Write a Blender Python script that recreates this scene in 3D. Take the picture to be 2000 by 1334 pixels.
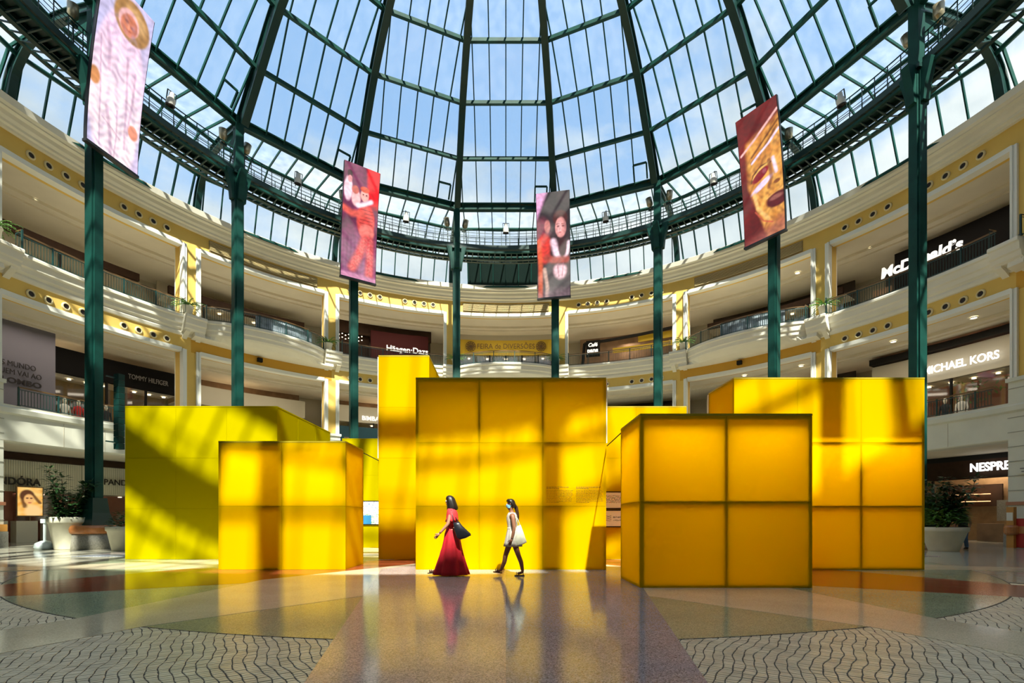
import bpy, bmesh, math, random
from mathutils import Vector, Matrix
C = bpy.context.scene.collection
for _o in list(bpy.data.objects): bpy.data.objects.remove(_o)
PI = math.pi; R = math.radians
sin, cos = math.sin, math.cos
rnd = random.Random(7)

# ------------------------------------------------------------------ camera, world, sun, exposure
CAMH = 1.215
cam = bpy.data.cameras.new('camera'); camo = bpy.data.objects.new('camera', cam); C.objects.link(camo)
camo.location = (0, 0, CAMH); camo.rotation_euler = (PI/2, 0, 0)
cam.sensor_width = 36.0; cam.lens = 980/2000*36.0
cam.shift_x = 12/2000; cam.shift_y = (1013-667)/2000
cam.clip_start = 0.05; cam.clip_end = 500
bpy.context.scene.camera = camo
sc = bpy.context.scene
sc.view_settings.view_transform = 'Standard'; sc.view_settings.look = 'None'
sc.view_settings.gamma = 1.0; sc.view_settings.use_curve_mapping = False
sc.view_settings.exposure = 0.42
try:
    sc.cycles.transparent_max_bounces = 24; sc.cycles.max_bounces = 10; sc.cycles.diffuse_bounces = 5
    sc.cycles.sample_clamp_indirect = 6.0
    sc.cycles.use_denoising = True
except Exception: pass

SKY_GAIN = 1.0
w = bpy.data.worlds.new('sky'); sc.world = w; w.use_nodes = True
nt = w.node_tree; nt.nodes.clear()
def N(nt, t, **kw):
    n = nt.nodes.new(t)
    for k, v in kw.items(): setattr(n, k, v)
    return n
def ramp(nt, pts, src=None, interp='LINEAR'):
    r = N(nt, 'ShaderNodeValToRGB'); r.color_ramp.interpolation = interp
    e = r.color_ramp.elements
    while len(e) < len(pts): e.new(0.5)
    for el, (p, c) in zip(e, pts):
        el.position = p; el.color = tuple(c)+(1,) if len(c) == 3 else c
    if src is not None: nt.links.new(src, r.inputs[0])
    return r
tc = N(nt, 'ShaderNodeTexCoord'); sep = N(nt, 'ShaderNodeSeparateXYZ')
nt.links.new(tc.outputs['Generated'], sep.inputs[0])
zr = ramp(nt, [(0.0, (.60, .70, .82)), (0.3, (.46, .61, .82)), (0.62, (.28, .46, .76)), (1.0, (.24, .42, .73))], sep.outputs['Z'])
mp = N(nt, 'ShaderNodeMapping'); mp.inputs['Scale'].default_value = (1.0, 1.0, 2.3); mp.inputs['Location'].default_value = (.35, .1, .0)
nt.links.new(tc.outputs['Generated'], mp.inputs[0])
nz = N(nt, 'ShaderNodeTexNoise'); nz.inputs['Scale'].default_value = 3.2; nz.inputs['Detail'].default_value = 8; nz.inputs['Roughness'].default_value = .56
nt.links.new(mp.outputs[0], nz.inputs[0])
# cloudiness falls with elevation: cloud banks up to about 36 degrees, thin wisps above
mr = N(nt, 'ShaderNodeMapRange'); mr.inputs['From Min'].default_value = .50; mr.inputs['From Max'].default_value = .64
mr.inputs['To Min'].default_value = .11; mr.inputs['To Max'].default_value = -.16
nt.links.new(sep.outputs['Z'], mr.inputs['Value'])
ad = N(nt, 'ShaderNodeMath', operation='ADD'); nt.links.new(nz.outputs[0], ad.inputs[0]); nt.links.new(mr.outputs[0], ad.inputs[1])
cr = ramp(nt, [(.44, (0, 0, 0)), (.60, (1, 1, 1))], ad.outputs[0])
nz2 = N(nt, 'ShaderNodeTexNoise'); nz2.inputs['Scale'].default_value = 5; nz2.inputs['Detail'].default_value = 5
nt.links.new(mp.outputs[0], nz2.inputs[0])
cc = ramp(nt, [(.35, (.44, .51, .58)), (.62, (.74, .77, .78))], nz2.outputs[0])
mx = N(nt, 'ShaderNodeMixRGB'); nt.links.new(cr.outputs[0], mx.inputs[0]); nt.links.new(zr.outputs[0], mx.inputs[1]); nt.links.new(cc.outputs[0], mx.inputs[2])
bg = N(nt, 'ShaderNodeBackground'); bg.inputs[1].default_value = 1.03*SKY_GAIN; nt.links.new(mx.outputs[0], bg.inputs[0])
wo = N(nt, 'ShaderNodeOutputWorld'); nt.links.new(bg.outputs[0], wo.inputs[0])

SUN_AZ = 11.0      # degrees to the right of straight behind the camera
SUN_EL = 51.0
sl = bpy.data.lights.new('sun', 'SUN'); so = bpy.data.objects.new('sun', sl); C.objects.link(so)
sl.energy = 11.0; sl.angle = R(0.9); sl.color = (1.0, .93, .80)
_d = Vector((-sin(R(SUN_AZ)), cos(R(SUN_AZ)), -math.tan(R(SUN_EL)))).normalized()
so.rotation_euler = _d.to_track_quat('-Z', 'Y').to_euler(); so.location = (4, -10, 40)

# ------------------------------------------------------------------ helpers
CEN = Vector((0, 17, 0))
def PT(r, a, z=0.0): return (r*sin(R(a)), 17 + r*cos(R(a)), z)

def mat(name, col, rough=.6, metal=0.0, spec=.5, var=0.0, scale=4.0, emis=None, estr=1.0, bump=0.0, bscale=60):
    m = bpy.data.materials.new(name); m.use_nodes = True; nt = m.node_tree
    b = nt.nodes['Principled BSDF']
    b.inputs['Base Color'].default_value = (*col, 1); b.inputs['Roughness'].default_value = rough
    b.inputs['Metallic'].default_value = metal; b.inputs['Specular IOR Level'].default_value = spec
    g = N(nt, 'ShaderNodeNewGeometry')
    if var > 0:
        n = N(nt, 'ShaderNodeTexNoise'); n.inputs['Scale'].default_value = scale; n.inputs['Detail'].default_value = 4
        nt.links.new(g.outputs['Position'], n.inputs['Vector'])
        r = ramp(nt, [(.3, tuple(c*(1-var) for c in col)), (.7, tuple(min(1, c*(1+var)) for c in col))], n.outputs[0])
        nt.links.new(r.outputs[0], b.inputs['Base Color'])
    if bump > 0:
        n = N(nt, 'ShaderNodeTexNoise'); n.inputs['Scale'].default_value = bscale
        nt.links.new(g.outputs['Position'], n.inputs['Vector'])
        bp = N(nt, 'ShaderNodeBump'); bp.inputs['Strength'].default_value = bump; bp.inputs['Distance'].default_value = .01
        nt.links.new(n.outputs[0], bp.inputs['Height']); nt.links.new(bp.outputs[0], b.inputs['Normal'])
    if emis:
        b.inputs['Emission Color'].default_value = (*emis, 1); b.inputs['Emission Strength'].default_value = estr
    return m

class MB:
    def __init__(s): s.v = []; s.f = []
    def add(s, vs, fs):
        k = len(s.v); s.v += [tuple(p) for p in vs]; s.f += [tuple(i+k for i in f) for f in fs]; return s
    def box(s, c, d, rz=0.0, rx=0.0):
        x, y, z = d[0]/2, d[1]/2, d[2]/2
        vs = [Vector((i*x, j*y, k*z)) for i in (-1, 1) for j in (-1, 1) for k in (-1, 1)]
        M = Matrix.Translation(c) @ Matrix.Rotation(rz, 4, 'Z') @ Matrix.Rotation(rx, 4, 'X')
        return s.add([M @ v for v in vs], [(0, 1, 3, 2), (4, 6, 7, 5), (0, 4, 5, 1), (2, 3, 7, 6), (0, 2, 6, 4), (1, 5, 7, 3)])
    def bar(s, a, b, wd, h=None, up=(0, 0, 1)):
        a = Vector(a); b = Vector(b); h = h or wd; t = (b-a).normalized(); up = Vector(up)
        if abs(t.dot(up)) > .98: up = Vector((0, 1, 0))
        sd = t.cross(up).normalized(); u = sd.cross(t).normalized()
        q = [sd*wd/2+u*h/2, -sd*wd/2+u*h/2, -sd*wd/2-u*h/2, sd*wd/2-u*h/2]
        return s.add([a+p for p in q]+[b+p for p in q], [(0, 1, 2, 3), (7, 6, 5, 4), (0, 4, 5, 1), (1, 5, 6, 2), (2, 6, 7, 3), (3, 7, 4, 0)])
    def tube(s, pts, r, n=8, cap=True):
        pts = [Vector(p) for p in pts]; rs = r if isinstance(r, (list, tuple)) else [r]*len(pts); k0 = len(s.v); u = None
        for i, p in enumerate(pts):
            t = (pts[min(i+1, len(pts)-1)]-pts[max(i-1, 0)]).normalized()
            if u is None: u = t.cross(Vector((0, 0, 1)) if abs(t.z) < .9 else Vector((1, 0, 0))).normalized()
            u = (u - t*u.dot(t)).normalized(); w_ = t.cross(u)
            for j in range(n):
                a = 2*PI*j/n; s.v.append(tuple(p+(u*cos(a)+w_*sin(a))*rs[i]))
        for i in range(len(pts)-1):
            for j in range(n):
                a = k0+i*n+j; b = k0+i*n+(j+1) % n; s.f.append((a, b, b+n, a+n))
        if cap:
            s.f.append(tuple(k0+j for j in reversed(range(n)))); s.f.append(tuple(k0+(len(pts)-1)*n+j for j in range(n)))
        return s
    def lathe(s, prof, c=(0, 0, 0), n=24):
        k0 = len(s.v)
        for r_, z in prof:
            for j in range(n): a = 2*PI*j/n; s.v.append((c[0]+r_*cos(a), c[1]+r_*sin(a), c[2]+z))
        for i in range(len(prof)-1):
            for j in range(n):
                a = k0+i*n+j; b = k0+i*n+(j+1) % n; s.f.append((a, b, b+n, a+n))
        return s
    def prism(s, poly, z0, z1):
        n = len(poly)
        return s.add([(x, y, z0) for x, y in poly]+[(x, y, z1) for x, y in poly],
                     [tuple(reversed(range(n))), tuple(range(n, 2*n))]+[(i, (i+1) % n, (i+1) % n+n, i+n) for i in range(n)])
    def sweep(s, prof, angs, closed=True):
        """prof: list of (r, z) or callables of angle giving (r, z); swept about the atrium centre"""
        k0 = len(s.v); n = len(prof)
        for a in angs:
            for p in prof:
                r_, z = p(a) if callable(p) else p
                s.v.append(PT(r_, a, z))
        for i in range(len(angs)-1):
            for j in range(n if closed else n-1):
                a = k0+i*n+j; b = k0+i*n+(j+1) % n; s.f.append((a, a+n, b+n, b))
        if closed:
            s.f.append(tuple(k0+j for j in range(n))); s.f.append(tuple(k0+(len(angs)-1)*n+j for j in reversed(range(n))))
        return s
    def loft(s, secs, n=28, rip=0.0, nr=9, ph=0.0, cap=True):
        """secs: (z, cx, cy, rx, ry[, ripple])"""
        k0 = len(s.v)
        for sec in secs:
            z, cx, cy, rx, ry = sec[:5]; rp = sec[5] if len(sec) > 5 else rip
            for j in range(n):
                a = 2*PI*j/n; q = 1+rp*sin(nr*a+ph)
                s.v.append((cx+rx*q*cos(a), cy+ry*q*sin(a), z))
        for i in range(len(secs)-1):
            for j in range(n):
                a = k0+i*n+j; b = k0+i*n+(j+1) % n; s.f.append((a, b, b+n, a+n))
        if cap:
            s.f.append(tuple(k0+j for j in reversed(range(n)))); s.f.append(tuple(k0+(len(secs)-1)*n+j for j in range(n)))
        return s
    def mesh(s, name, m=None, smooth=False):
        me = bpy.data.meshes.new(name); me.from_pydata(s.v, [], s.f)
        bm = bmesh.new(); bm.from_mesh(me)
        bmesh.ops.recalc_face_normals(bm, faces=bm.faces); bm.to_mesh(me); bm.free()
        if m: me.materials.append(m)
        if smooth:
            me.polygons.foreach_set('use_smooth', [True]*len(me.polygons))
        me.update(); return me
    def obj(s, name, m, parent=None, smooth=False, **kw):
        return link(name, s.mesh(name, m, smooth), parent, **kw)

def link(name, data, parent=None, loc=None, rz=None, **kw):
    o = bpy.data.objects.new(name, data); C.objects.link(o)
    if parent is not None: o.parent = parent
    if loc is not None: o.location = loc
    if rz is not None: o.rotation_euler = (0, 0, rz)
    for k, v in kw.items(): o[k] = v
    return o
def thing(name, label, cat, loc=(0, 0, 0), rz=0.0, group=None):
    o = link(name, None, None, loc, rz, label=label, category=cat)
    if group: o['group'] = group
    return o
def struct(name, data=None, loc=(0, 0, 0), rz=0.0): return link(name, data, None, loc, rz, kind='structure')
def tag(o, label, cat, group=None):
    o['label'] = label; o['category'] = cat
    if group: o['group'] = group
    return o
def rng(a0, a1, n): return [a0+(a1-a0)*i/n for i in range(n+1)]

def textmesh(body, size, m, depth=.03, align='CENTER', squeeze=1.0, bold=0.0, shear=0.0, width=None):
    cu = bpy.data.curves.new('lettering', 'FONT'); cu.body = body; cu.size = size; cu.extrude = depth/2
    cu.align_x = align; cu.align_y = 'CENTER'; cu.offset = bold; cu.shear = shear
    to = bpy.data.objects.new('lettering_tmp', cu); C.objects.link(to)
    bpy.context.view_layer.update()
    dg = bpy.context.evaluated_depsgraph_get()
    me = bpy.data.meshes.new_from_object(to.evaluated_get(dg), depsgraph=dg)
    bpy.data.objects.remove(to)
    if width:
        xs = [v.co.x for v in me.vertices]; squeeze = width/(max(xs)-min(xs))
    if squeeze != 1.0:
        for v in me.vertices: v.co.x *= squeeze
    me.materials.clear(); me.materials.append(m); me.name = 'lettering'
    return me
def lettering(body, size, m, r, a, z, parent=None, **kw):
    o = link('lettering', textmesh(body, size, m, **kw), parent)
    o.location = PT(r, a, z); o.rotation_euler = (PI/2, 0, -R(a))
    return o

# ------------------------------------------------------------------ materials
M = {}
M['green'] = mat('green painted steel', (.0045, .050, .040), .55, 0.0, .2, var=.25, scale=1.5)
M['green_dark'] = mat('dark green painted steel', (.004, .035, .030), .4, 0.0, .5)
M['rail_green'] = mat('balustrade green paint', (.010, .050, .048), .4)
M['brass'] = mat('brown handrail', (.16, .09, .035), .35, .3)
M['cream'] = mat('cream plaster', (.80, .76, .64), .75, var=.04, scale=.8)
M['cream_stone'] = mat('pale stone cladding', (.66, .66, .56), .6, var=.05, scale=1.2)
M['white_trim'] = mat('white moulding paint', (.80, .80, .73), .6)
M['yellow_wall'] = mat('ochre yellow wall paint', (.74, .50, .12), .75, var=.05, scale=1.0)
M['yellow_soffit'] = mat('pale yellow plaster', (.74, .62, .34), .75)
M['orange_band'] = mat('deep ochre band', (.62, .33, .03), .7)
M['ceil'] = mat('gallery ceiling paint', (.70, .65, .53), .85, var=.04, scale=1.0)
M['greige'] = mat('greige gallery wall', (.50, .46, .36), .8)
M['louver'] = mat('bronze louvre slat', (.30, .22, .10), .5)
M['black'] = mat('black metal', (.010, .009, .008), .6, 0, .2)
M['blackboard'] = mat('black sign board', (.008, .007, .007), .8, 0, .1)
M['brown_dark'] = mat('dark brown timber panel', (.035, .017, .009), .7, 0, .2, var=.2, scale=3)
M['wood'] = mat('oak shop panelling', (.25, .15, .07), .5, var=.2, scale=3)
M['shop_warm'] = mat('shop interior brown wall', (.24, .15, .09), .7, var=.25, scale=1.3)
M['shop_pink'] = mat('salmon shop wall', (.42, .16, .11), .6, var=.1, scale=2)
M['shop_dark'] = mat('dim shop interior', (.06, .045, .035), .7, var=.3, scale=1.2)
M['teal'] = mat('teal shopfront panel', (.015, .075, .11), .5)
M['maroon'] = mat('dark maroon sign board', (.060, .010, .010), .7, 0, .2)
M['banner_yellow'] = mat('mustard banner', (.55, .37, .02), .7)
M['lilac_grey'] = mat('grey lilac hoarding', (.16, .15, .19), .7)
M['letter_white'] = mat('white lit letters', (.9, .9, .88), .4, emis=(1, .98, .92), estr=.55)
M['letter_bright'] = mat('bright lit letters', (.9, .9, .88), .4, emis=(1, .98, .95), estr=1.6)
M['letter_black'] = mat('black letters', (.02, .015, .015), .4)
M['letter_brown'] = mat('brown printed letters', (.11, .06, .012), .7)
M['letter_grey'] = mat('dim steel letters', (.22, .2, .19), .4)
M['lamp'] = mat('warm downlight lens', (1, .9, .7), .4, emis=(1, .87, .62), estr=4)
M['concrete'] = mat('pale pot concrete', (.62, .60, .47), .8, var=.06, scale=3, bump=.3)
M['granite'] = mat('grey bench granite', (.27, .26, .22), .5, var=.25, scale=22)
M['orange_seat'] = mat('polished orange stone', (.50, .19, .06), .25, var=.15, scale=8)
M['soil'] = mat('potting soil', (.035, .025, .015), .9)
M['bark'] = mat('thin brown stem', (.09, .055, .03), .8)
M['leaf'] = mat('dark green leaf', (.025, .085, .02), .45, var=.4, scale=9)
M['leaf_light'] = mat('mid green leaf', (.14, .30, .06), .45, var=.4, scale=9)
M['screen_back'] = mat('screen housing', (.012, .012, .013), .4)
M['lamp_metal'] = mat('brushed lamp housing', (.42, .36, .24), .35, .6)
M['lamp_white'] = mat('white lamp housing', (.72, .70, .64), .4)
M['lamp_inside'] = mat('dark lamp mouth', (.02, .012, .01), .5)
M['white_plastic'] = mat('pale blue white plastic', (.62, .72, .74), .4)
M['white_strip'] = mat('white edge strip', (.92, .92, .88), .5)
M['olive'] = mat('olive frame tube', (.17, .125, .003), .55)
M['text_olive'] = mat('olive printed text', (.25, .19, .01), .8)
M['skin'] = mat('warm brown skin', (.30, .13, .075), .5)
M['skin_tan'] = mat('tanned skin', (.36, .17, .10), .5)
M['hair'] = mat('black hair', (.012, .008, .007), .4)
M['hair_brown'] = mat('dark brown hair', (.035, .015, .009), .4)
M['red_cloth'] = mat('red dress cloth', (.50, .004, .018), .75, var=.12, scale=9)
M['red_cloth_sunlit'] = mat('sunlit red cloth', (.78, .035, .045), .75, var=.08, scale=9)  # lighter red, sunlight on the dress top put into the colour
M['white_cloth'] = mat('white dress cloth', (.62, .58, .50), .8, var=.12, scale=30)
M['tote'] = mat('cream tote cloth', (.66, .66, .52), .85, var=.10, scale=20)
M['bag'] = mat('black leather bag', (.012, .014, .02), .35)
M['mask'] = mat('light blue face mask', (.22, .55, .75), .8)
M['sandal'] = mat('metallic sandal', (.45, .42, .38), .3, .7)
M['shoe'] = mat('brown flat shoe', (.16, .08, .05), .5)
M['denim'] = mat('blue denim', (.10, .18, .32), .8)
M['cloth_dark'] = mat('dark cloth', (.02, .02, .025), .8)
M['cloth_white'] = mat('white cloth', (.7, .68, .62), .8)
M['cloth_red'] = mat('red cloth', (.45, .02, .02), .8)
M['sign_red'] = mat('red safety sign', (.45, .02, .015), .5)
M['rust_pillar'] = mat('orange pillar base', (.55, .25, .05), .4)
M['rust_band'] = mat('terracotta band', (.42, .17, .09), .5)

# fine grey green veil of dust on clear glass, thickened so scattered sun brightens inside
gm = bpy.data.materials.new('roof glass'); gm.use_nodes = True; nt = gm.node_tree; nt.nodes.clear()
out = N(nt, 'ShaderNodeOutputMaterial'); tr = N(nt, 'ShaderNodeBsdfTransparent'); tr.inputs[0].default_value = (.87, .93, .92, 1)
gl = N(nt, 'ShaderNodeBsdfGlossy'); gl.inputs['Roughness'].default_value = .08; tl = N(nt, 'ShaderNodeBsdfTranslucent'); tl.inputs[0].default_value = (.85, .9, .9, 1)
g = N(nt, 'ShaderNodeNewGeometry'); mpp = N(nt, 'ShaderNodeMapping'); mpp.inputs['Scale'].default_value = (1.6, 1.6, .35)
n1 = N(nt, 'ShaderNodeTexNoise'); n1.inputs['Scale'].default_value = 1.4; n1.inputs['Detail'].default_value = 5
nt.links.new(g.outputs['Position'], mpp.inputs[0]); nt.links.new(mpp.outputs[0], n1.inputs[0])
rr = ramp(nt, [(.35, (.05, .05, .05)), (.75, (.15, .15, .15))], n1.outputs[0])
m1 = N(nt, 'ShaderNodeMixShader'); m2 = N(nt, 'ShaderNodeMixShader'); m2.inputs[0].default_value = .04
nt.links.new(rr.outputs[0], m1.inputs[0]); nt.links.new(tr.outputs[0], m1.inputs[1]); nt.links.new(tl.outputs[0], m1.inputs[2])
nt.links.new(m1.outputs[0], m2.inputs[1]); nt.links.new(gl.outputs[0], m2.inputs[2]); nt.links.new(m2.outputs[0], out.inputs[0])
M['glass'] = gm
sg = bpy.data.materials.new('shop glass'); sg.use_nodes = True; nt = sg.node_tree; nt.nodes.clear()
out = N(nt, 'ShaderNodeOutputMaterial'); tr = N(nt, 'ShaderNodeBsdfTransparent'); tr.inputs[0].default_value = (.85, .85, .85, 1)
gl = N(nt, 'ShaderNodeBsdfGlossy'); gl.inputs['Roughness'].default_value = .03; m2 = N(nt, 'ShaderNodeMixShader'); m2.inputs[0].default_value = .10
nt.links.new(tr.outputs[0], m2.inputs[1]); nt.links.new(gl.outputs[0], m2.inputs[2]); nt.links.new(m2.outputs[0], out.inputs[0])
M['shop_glass'] = sg

def fabric(name, refl, trans, tmix):
    m = bpy.data.materials.new(name); m.use_nodes = True; nt = m.node_tree; nt.nodes.clear()
    out = N(nt, 'ShaderNodeOutputMaterial'); d = N(nt, 'ShaderNodeBsdfDiffuse'); d.inputs[0].default_value = (*refl, 1)
    t = N(nt, 'ShaderNodeBsdfTranslucent'); t.inputs[0].default_value = (*trans, 1)
    mx = N(nt, 'ShaderNodeMixShader'); mx.inputs[0].default_value = tmix
    nt.links.new(d.outputs[0], mx.inputs[1]); nt.links.new(t.outputs[0], mx.inputs[2]); nt.links.new(mx.outputs[0], out.inputs[0])
    return m
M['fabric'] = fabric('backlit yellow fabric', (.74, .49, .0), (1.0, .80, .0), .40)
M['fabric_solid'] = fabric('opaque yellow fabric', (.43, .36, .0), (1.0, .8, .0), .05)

def terrazzo(name, cols, rough=.12, sc_=110.0):
    m = bpy.data.materials.new(name); m.use_nodes = True; nt = m.node_tree; b = nt.nodes['Principled BSDF']
    g = N(nt, 'ShaderNodeNewGeometry')
    v = N(nt, 'ShaderNodeTexVoronoi'); v.inputs['Scale'].default_value = sc_; nt.links.new(g.outputs['Position'], v.inputs['Vector'])
    sp = N(nt, 'ShaderNodeSeparateColor'); nt.links.new(v.outputs['Color'], sp.inputs[0])
    r = ramp(nt, [(i/len(cols), c) for i, c in enumerate(cols)], sp.outputs[0], 'CONSTANT')
    n = N(nt, 'ShaderNodeTexNoise'); n.inputs['Scale'].default_value = .8; n.inputs['Detail'].default_value = 3; nt.links.new(g.outputs['Position'], n.inputs['Vector'])
    q = ramp(nt, [(.3, (.88, .88, .88)), (.7, (1.1, 1.1, 1.1))], n.outputs[0])
    mx = N(nt, 'ShaderNodeMixRGB', blend_type='MULTIPLY'); mx.inputs[0].default_value = 1
    nt.links.new(r.outputs[0], mx.inputs[1]); nt.links.new(q.outputs[0], mx.inputs[2]); nt.links.new(mx.outputs[0], b.inputs['Base Color'])
    b.inputs['Roughness'].default_value = rough; b.inputs['Specular IOR Level'].default_value = .24
    n2 = N(nt, 'ShaderNodeTexNoise'); n2.inputs['Scale'].default_value = 2.2; nt.links.new(g.outputs['Position'], n2.inputs['Vector'])
    bp = N(nt, 'ShaderNodeBump'); bp.inputs['Strength'].default_value = .12; bp.inputs['Distance'].default_value = .012
    nt.links.new(n2.outputs[0], bp.inputs['Height']); nt.links.new(bp.outputs[0], b.inputs['Normal'])
    return m
def shades(c, s=.35): return [tuple(x*(1+s*k) for x in c) for k in (-1.2, -.5, 0, .4, 1.1)]
M['tz_base'] = terrazzo('pale polished floor stone', shades((.50, .48, .38), .15), .10, 60)
M['tz_green'] = terrazzo('grey green terrazzo', shades((.35, .42, .27), .3))
M['tz_beige'] = terrazzo('beige terrazzo', shades((.70, .63, .44), .15))
M['tz_red'] = terrazzo('brick red terrazzo', shades((.30, .062, .028), .35))
M['tz_pink'] = terrazzo('pinkish brown terrazzo', shades((.56, .46, .42), .4))
M['tz_blue'] = terrazzo('blue grey terrazzo', shades((.27, .30, .36), .5))
M['cobble'] = mat('polished limestone cobble', (.80, .75, .56), .3, 0, .35, var=.18, scale=5)
M['joint'] = mat('dark cobble joint', (.085, .078, .055), .8)
# ------------------------------------------------------------------ floor
floor = struct('floor')
mb = MB(); mb.lathe([(31.5, -.25), (31.5, 0), (0.001, 0)], (0, 17, 0), 96); mb.obj('floor_slab', M['tz_base'], floor)
RD = 12.1
mb = MB(); mb.lathe([(RD, 0), (RD, .008), (0.001, .008)], (0, 17, 0), 128); mb.obj('green_disc', M['tz_green'], floor)
def halfw(k, r):
    if k == 0: return 1.70+.18*(RD-r) if r <= RD else 1.70-.18*(r-RD)
    base = .61 if k % 2 else .97
    return base+.30*(RD-r) if r <= RD else base
def ray_pt(a, r, wd):           # a from the direction pointing at the camera
    t = R(180+a); return (r*sin(t)+wd*cos(t), 17+r*cos(t)-wd*sin(t))
rays = []
for k in range(-8, 8):
    a = 22.5*k
    r_in = 8.4
    if k == 0: r_in = 5.0
    w_in, w_o = halfw(k, r_in), halfw(k, RD)
    r_out = 13.9 if k else 16.7
    w_e = halfw(k, r_out)
    kk = abs(k) % 4
    def poly(s0, s1):
        tip = 0.0 if k else .6
        return [ray_pt(a, r_out, s0*w_e), ray_pt(a, RD, s0*w_o), ray_pt(a, r_in, s0*w_in), ray_pt(a, tip, s0*w_in*.02),
                ray_pt(a, tip, s1*w_in*.02), ray_pt(a, r_in, s1*w_in), ray_pt(a, RD, s1*w_o), ray_pt(a, r_out, s1*w_e)]
    h = .0095 + (.0015 if k == 0 else 0) + (.0007 if k % 2 else 0)
    if kk == 0:
        for s0, s1, mm in ((-1, 0, 'tz_blue'), (0, 1, 'tz_pink')):
            pl = [ray_pt(a, r_out, s0*w_e), ray_pt(a, RD, s0*w_o), ray_pt(a, r_in, s0*w_in), ray_pt(a, .6, s0*.3),
                  ray_pt(a, .6, s1*.3), ray_pt(a, r_in, s1*w_in), ray_pt(a, RD, s1*w_o), ray_pt(a, r_out, s1*w_e)]
            MB().prism(pl, 0, h).obj('terrazzo_ray', M[mm], floor)
    else:
        MB().prism(poly(-1, 1), 0, h).obj('terrazzo_ray', M['tz_beige' if k % 2 else 'tz_red'], floor)
# thin dark brass line round the disc
def ray_free(a_deg, r):         # True where no ray strip lies
    for k in range(-8, 8):
        da = (a_deg-22.5*k+180) % 360-180
        if abs(da) < 60 and abs(r*sin(R(da))) < halfw(k, r)+.012 and cos(R(da)) > 0: return False
    return True
mb = MB(); mb.sweep([(RD-.010, .003), (RD-.010, .0092), (RD+.010, .0092), (RD+.010, .003)], rng(-75, 75, 160)); 
for i, v in enumerate(mb.v): mb.v[i] = (-v[0], 34-v[1], v[2])
mb.obj('joint_strip', M['joint'], floor)
# cobbles: bed and stones
RO = 13.85
def onground(r, a): t = R(180+a); return (r*sin(t), 17+r*cos(t))
mb = MB(); mb.sweep([(RD+.012, 0), (RD+.012, .003), (16.9, .003), (16.9, 0)], rng(180-52, 180+52, 90)); mb.obj('cobble_bed', M['joint'], floor)
stones = []
dr, ds = .072, .052
nr_ = int((16.6-RD)/dr)
cells = []
for j in range(nr_):
    pass
r0 = RD+.03
na = int(R(104)*RD/ds/1.0)
random.seed(3)
def warp(i, rr):
    # column lines wander as they run outward
    s = i*.07
    return .10*sin(rr*2.1+s*1.3)+.06*sin(rr*4.3+s*.7+1)+.05*sin(s*2.3+rr*.8)
CH = .085   # column width across (m)
def cob_ok(x, y, mrg):
    dx, dy = x, y-17; rr = math.hypot(dx, dy)
    if rr < RD-.03: return False
    t = math.degrees(math.atan2(dx, dy))-180; t = (t+180) % 360-180
    if abs(t) > 51: return False
    for k in range(-3, 4):
        da = t-22.5*k
        if abs(rr*sin(R(da))) < halfw(k, rr)-mrg: return False
    return True
for side in (-1, 1):
    e1 = Vector((side*.53, .848)); e2 = Vector((.848, -side*.53))
    for i in range(-110, 110):
        q = -1.0+random.uniform(0, .05)
        while q < 13:
            L = random.uniform(.045, .062)
            def W(ii, qq):
                s_ = ii*CH; off = .020*sin(qq*6.2+s_*1.7)+.045*sin(qq*2.1+s_*.9+1)+.007*sin(qq*17+ii*2.1)
                p = e1*qq+e2*(s_+off); return p
            if random.random() < .0: break
            g1 = e2*random.uniform(.002, .0060); g2 = e1*.0048
            a0, a1, b0, b1 = W(i, q), W(i+1, q), W(i, q+L), W(i+1, q+L)
            jt = e1*random.uniform(-.006, .006)
            Q = [a0+g1+g2, a1-g1+g2+jt*.3, b1-g1-g2+jt*.3, b0+g1-g2]
            cx = sum(p[0] for p in Q)/4; cy = sum(p[1] for p in Q)/4
            if cx*side > 0 and cy > 3.05 and abs(cx) < 1.12*cy+.5 and cob_ok(cx, cy, .03):
                stones.append((cx*cx+cy*cy, [tuple(p) for p in Q], random.uniform(.0050, .0078)))
            q += L
stones.sort(key=lambda t: t[0])
def in_frame(q):
    cx = sum(p[0] for p in q)/4; cy = sum(p[1] for p in q)/4
    return cy > 3.73 and abs(cx) < 1.0*cy
vis = [t for t in stones if in_frame(t[1])]
near = set(id(t) for t in vis[:300])
def stone(mb, q, h):
    cx = sum(p[0] for p in q)/4; cy = sum(p[1] for p in q)/4; e = .93
    top = [(cx+(x-cx)*e, cy+(y-cy)*e, h) for x, y in q]; mid = [(x, y, h-.003) for x, y in q]; low = [(x, y, .002) for x, y in q]
    mb.add(low+mid+top, [(8, 9, 10, 11)]+[(a, (a+1) % 4, (a+1) % 4+4, a+4) for a in range(4)]+[(a+4, (a+1) % 4+4, (a+1) % 4+8, a+8) for a in range(4)])
rest = MB()
for t in stones:
    if id(t) in near:
        m_ = MB(); stone(m_, t[1], t[2]); m_.obj('cobble', M['cobble'], floor)
    else: stone(rest, t[1], t[2])
rest.obj('cobbles', M['cobble'], floor, kind='stuff')
print('stones', len(stones))

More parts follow.
